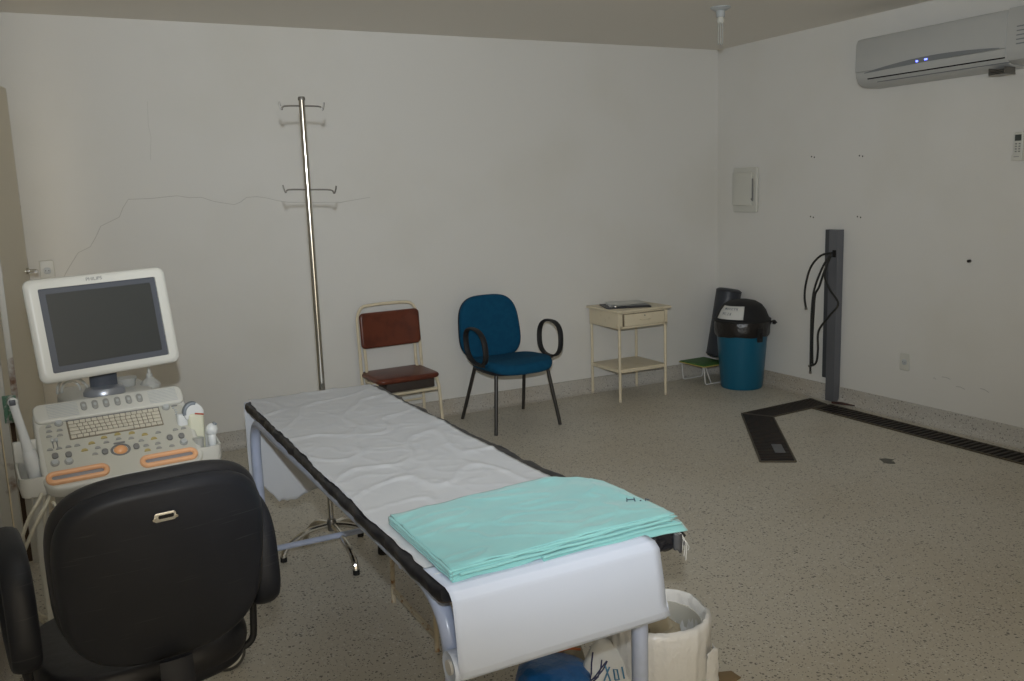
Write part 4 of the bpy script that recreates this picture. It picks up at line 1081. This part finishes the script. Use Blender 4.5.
# probes (lift out of their holders)
p = thing('rod_probe', 'long slim white ultrasound probe standing in the left holder', 'ultrasound probe', wpos(-.268, -.02, .665), YAW)
MB().tube(catmull([(.012, 0, .012), (.006, 0, .08), (.0, 0, .13)], 4), [.018, .019, .020, .020, .021, .021, .021, .020, .018], 16).build('grip', 'probe_white', p)
MB().tube(catmull([(.0, 0, .125), (-.008, 0, .18), (-.018, .0, .24), (-.026, 0, .290)], 6), [.017-.0045*min(1, i/8) for i in range(19)], 16).build('shaft', 'probe_white', p)
MB().ball((-.0265, 0, .292), .0145, 16, 1, 1, 1.0).build('tip', 'probe_white', p)
MB().box((-.028, -.012, .292), (.018, .008, .018), .003).build('sensor_window', 'dkslate', p, label='dark sensor window')
p = thing('convex_probe', 'cream curved-head ultrasound probe with grey lens in the right holder', 'ultrasound probe', wpos(.250, .0, .665), YAW)
MB().slab(rrect(.058, .034, .014, 6), .012, .165, .012, 4).warp(lambda c: (c.x*(.85+.9*max(0, c.z-.03)), c.y, c.z)).build('grip', 'probe_cream', p)
hd = Matrix.Translation((-.006, 0, .165)) @ Matrix.Rotation(R(-14), 4, 'Y') @ Matrix.Rotation(R(90), 4, 'X')
half = [(.034*math.cos(R(a)), -.004+.040*math.sin(R(a))) for a in range(0, 181, 12)]+[(-.030, -.016), (.030, -.016)]
MB().slab(half, -.012, .012, .006, 4, hd).build('head', 'probe_white', p)
half2 = [(.0365*math.cos(R(a)), -.004+.0425*math.sin(R(a))) for a in range(60, 171, 10)]+[(.026*math.cos(R(a)), -.004+.032*math.sin(R(a))) for a in range(170, 59, -10)]
MB().slab(half2, -.013, .013, .003, 2, hd).build('lens', 'probe_grey', p)
MB().box((.010, -.017, .160), (.030, .004, .005), .001, Euler((0, R(14), 0)).to_matrix()).build('red_stripe', 'red', p, label='thin red stripe')
MB().slab(rrect(.035, .022, .009, 5), .10, .175, .006, 3, Matrix.Translation((-.042, .008, -.01))).build('neck', 'probe_white', p)
p = thing('small_probe', 'small white round-headed probe at the right edge of the right holder', 'ultrasound probe', wpos(.292, -.03, .665), YAW)
MB().lathe([(0, .012), (.012, .012), (.013, .05), (.015, .08), (.012, .085), (0, .085)], seg=20).build('grip', 'probe_white', p)
MB().ball((0.002, 0, .100), .022, 20, .95, .8, 1.1).build('head', 'probe_white', p)
MB().box((.012, -.006, .122), (.014, .014, .008), .003, Euler((0, R(30), 0)).to_matrix()).build('lens', 'probe_grey', p)
p = thing('gel_cup', 'clear plastic cup in the right probe holder', 'cup', wpos(.240, -.055, .665), YAW)
MB().lathe([(0, .021), (.014, .021), (.018, .085), (.0165, .085), (.013, .024), (0, .024)], seg=24).build('cup_wall', 'clear', p)
MB().lathe([(.0165, .083), (.019, .083), (.019, .087), (.0165, .087)], seg=24).build('cup_rim', 'clear', p)
# bottle and tray behind the console
p = thing('gel_bottle', 'milky squeeze bottle with pointed nozzle lying behind the console on the right', 'bottle', wpos(.165, .27, .885), YAW)
MB().lathe([(0, 0), (.033, 0), (.036, .006), (.036, .014), (.026, .026), (.016, .034), (.011, .040), (0, .040)], seg=30).build('bottle_body', 'clear', p)
MB().lathe([(.010, .038), (.011, .050), (.007, .054), (.0035, .082), (0, .084)], seg=18).build('nozzle', 'clear', p)
p = thing('clear_plastic_tub', 'clear shallow plastic tub behind the console by the monitor foot', 'tub', wpos(.088, .29, .90), YAW)
MB().lathe([(0, 0), (.030, 0), (.036, .028), (.0345, .028), (.029, .003), (0, .003)], seg=30).build('tub_wall', 'clear', p)
MB().lathe([(.0345, .026), (.038, .026), (.038, .030), (.0345, .030)], seg=30).build('tub_rim', 'clear', p)
p = thing('plastic_tube_coil', 'clear coiled plastic tubing behind the console on the left', 'tubing', wpos(-.10, .27, .902), YAW)
MB().tube(catmull([(-.04, 0, .006), (-.035, .0, .035), (-.01, .01, .055), (.03, .01, .050), (.055, 0, .020), (.05, -.01, .006)], 6), .0045, 8).build('outer_loop', 'clear', p)
MB().tube(catmull([(-.025, .01, .006), (-.02, .01, .028), (.0, .02, .040), (.028, .02, .030), (.035, .01, .006)], 6), .0045, 8).build('inner_loop', 'clear', p)

# ------------------------------------------------------------------ black operator's chair
t = thing('operator_chair', 'black swivel armchair with its back to the viewer in front of the scanner', 'chair', (.112, 2.10, 0), 7)
out = superell(.415, .392, 3.5, 60)
out = [(x*(1+.03*(y/.2)), y-(0.02*(1-(x/.22)**2) if y < 0 else 0)) for x, y in out]
TB = Matrix.Translation((.006, -.235, .814)) @ Matrix.Rotation(R(101), 4, 'X')
def cbend(c): return Vector((c.x, c.y+.55*c.x*c.x+.0, c.z))
MB().pad(out, .050, .09, 6, TB @ Matrix.Translation((0, 0, .004))).warp(cbend).build('back_shell', 'blk_plastic', t, smooth=60)
MB().pad([(x*1.03, y*1.03) for x, y in out], .060, .12, 6, TB @ Matrix.Translation((0, 0, -.035))).warp(cbend).build('backrest', 'blk_vinyl', t, smooth=60)

# metal slot plate near the top of the back
def onback(x, y, z): return Vector(cbend((TB @ Vector((x, y, z)))))
e = MB().slab(rrect(.042, .020, .005, 3), 0, .004, .001, 2, Matrix.Translation(onback(-.006, .134, .0325)) @ Matrix.Rotation(R(101), 4, 'X')).build('metal_emblem', 'emblem', t, label='small bright metal slot plate')
MB().slab(rrect(.030, .008, .003, 3), .003, .0046, .0004, 1, Matrix.Translation(onback(-.004, .135, .0325)) @ Matrix.Rotation(R(101), 4, 'X')).build('slot', 'painted_void', e)
for dx in (-.021, .021): MB().cyl(onback(-.006+dx, .132, .034), onback(-.006+dx, .132, .039), .0035, seg=10).build('rivet', 'chrome', e)
# seat
out = superell(.48, .43, 3.4, 60)
MB().pad([(x*.97, y*.97) for x, y in out], .05, .08, 5, Matrix.Translation((0, .14, .463))).build('seat_shell', 'blk_plastic', t, smooth=60)
MB().pad(out, .075, .10, 6, Matrix.Translation((0, .14, .494))).build('seat', 'blk_vinyl', t, smooth=60)
# back bracket, gas column, five-star base
MB().tube(fillet([(0, .05, .430), (0, -.262, .430), (0, -.270, .50), (0, -.258, .62)], .07, 7), 1, 10, flat=(.009, .035), up=(0, 1, .2)).build('back_bracket', 'blk_plastic', t)
MB().slab(rrect(.075, .10, .012, 4), .40, .445, .006, 2, Matrix.Translation((0, -.16, 0))).build('tilt_mechanism', 'blk_plastic', t)
MB().cyl((0, .04, .10), (0, .04, .44), .024, seg=18).build('gas_column', 'black_rubber', t)
for k in range(5):
    a = R(90+72*k+20); ca, sa = math.cos(a), math.sin(a)
    lg = MB().tube([(ca*.02, .04+sa*.02, .115), (ca*.16, .04+sa*.16, .095), (ca*.27, .04+sa*.27, .070)], [.026, .020, .014], 10).build('star_leg', 'blk_plastic', t)
    for s_ in (-1, 1):
        c_ = Vector((ca*.275-sa*s_*.014, .04+sa*.275+ca*s_*.014, .026)); n_ = Vector((-sa, ca, 0))
        MB().cyl(c_-n_*.009, c_+n_*.009, .026, seg=18).build('caster', 'black_rubber', lg)
# loop arms
for sx in (-1, 1):
    x = sx*(.262 if sx > 0 else .248); loop = []
    for k in range(40):
        a = 2*PI*k/40; c, s = math.cos(a), math.sin(a)
        y = .150*math.copysign(abs(c)**.62, c); z = .125*math.copysign(abs(s)**.62, s)
        loop.append((x+sx*.004, (.085+y+.12*z), .700+z))
    MB().tube(loop, 1, 14, True, flat=(.030, .015), up=(1, 0, 0)).build('armrest', 'blk_plastic', t, smooth=60)
    for yy in (.02, .14):
        MB().tube(fillet([(sx*.12, yy, .452), (sx*.244, yy, .452), (sx*.252, yy, .585)], .035, 5), .009, 8).build('arm_rod', 'black_rubber', t)
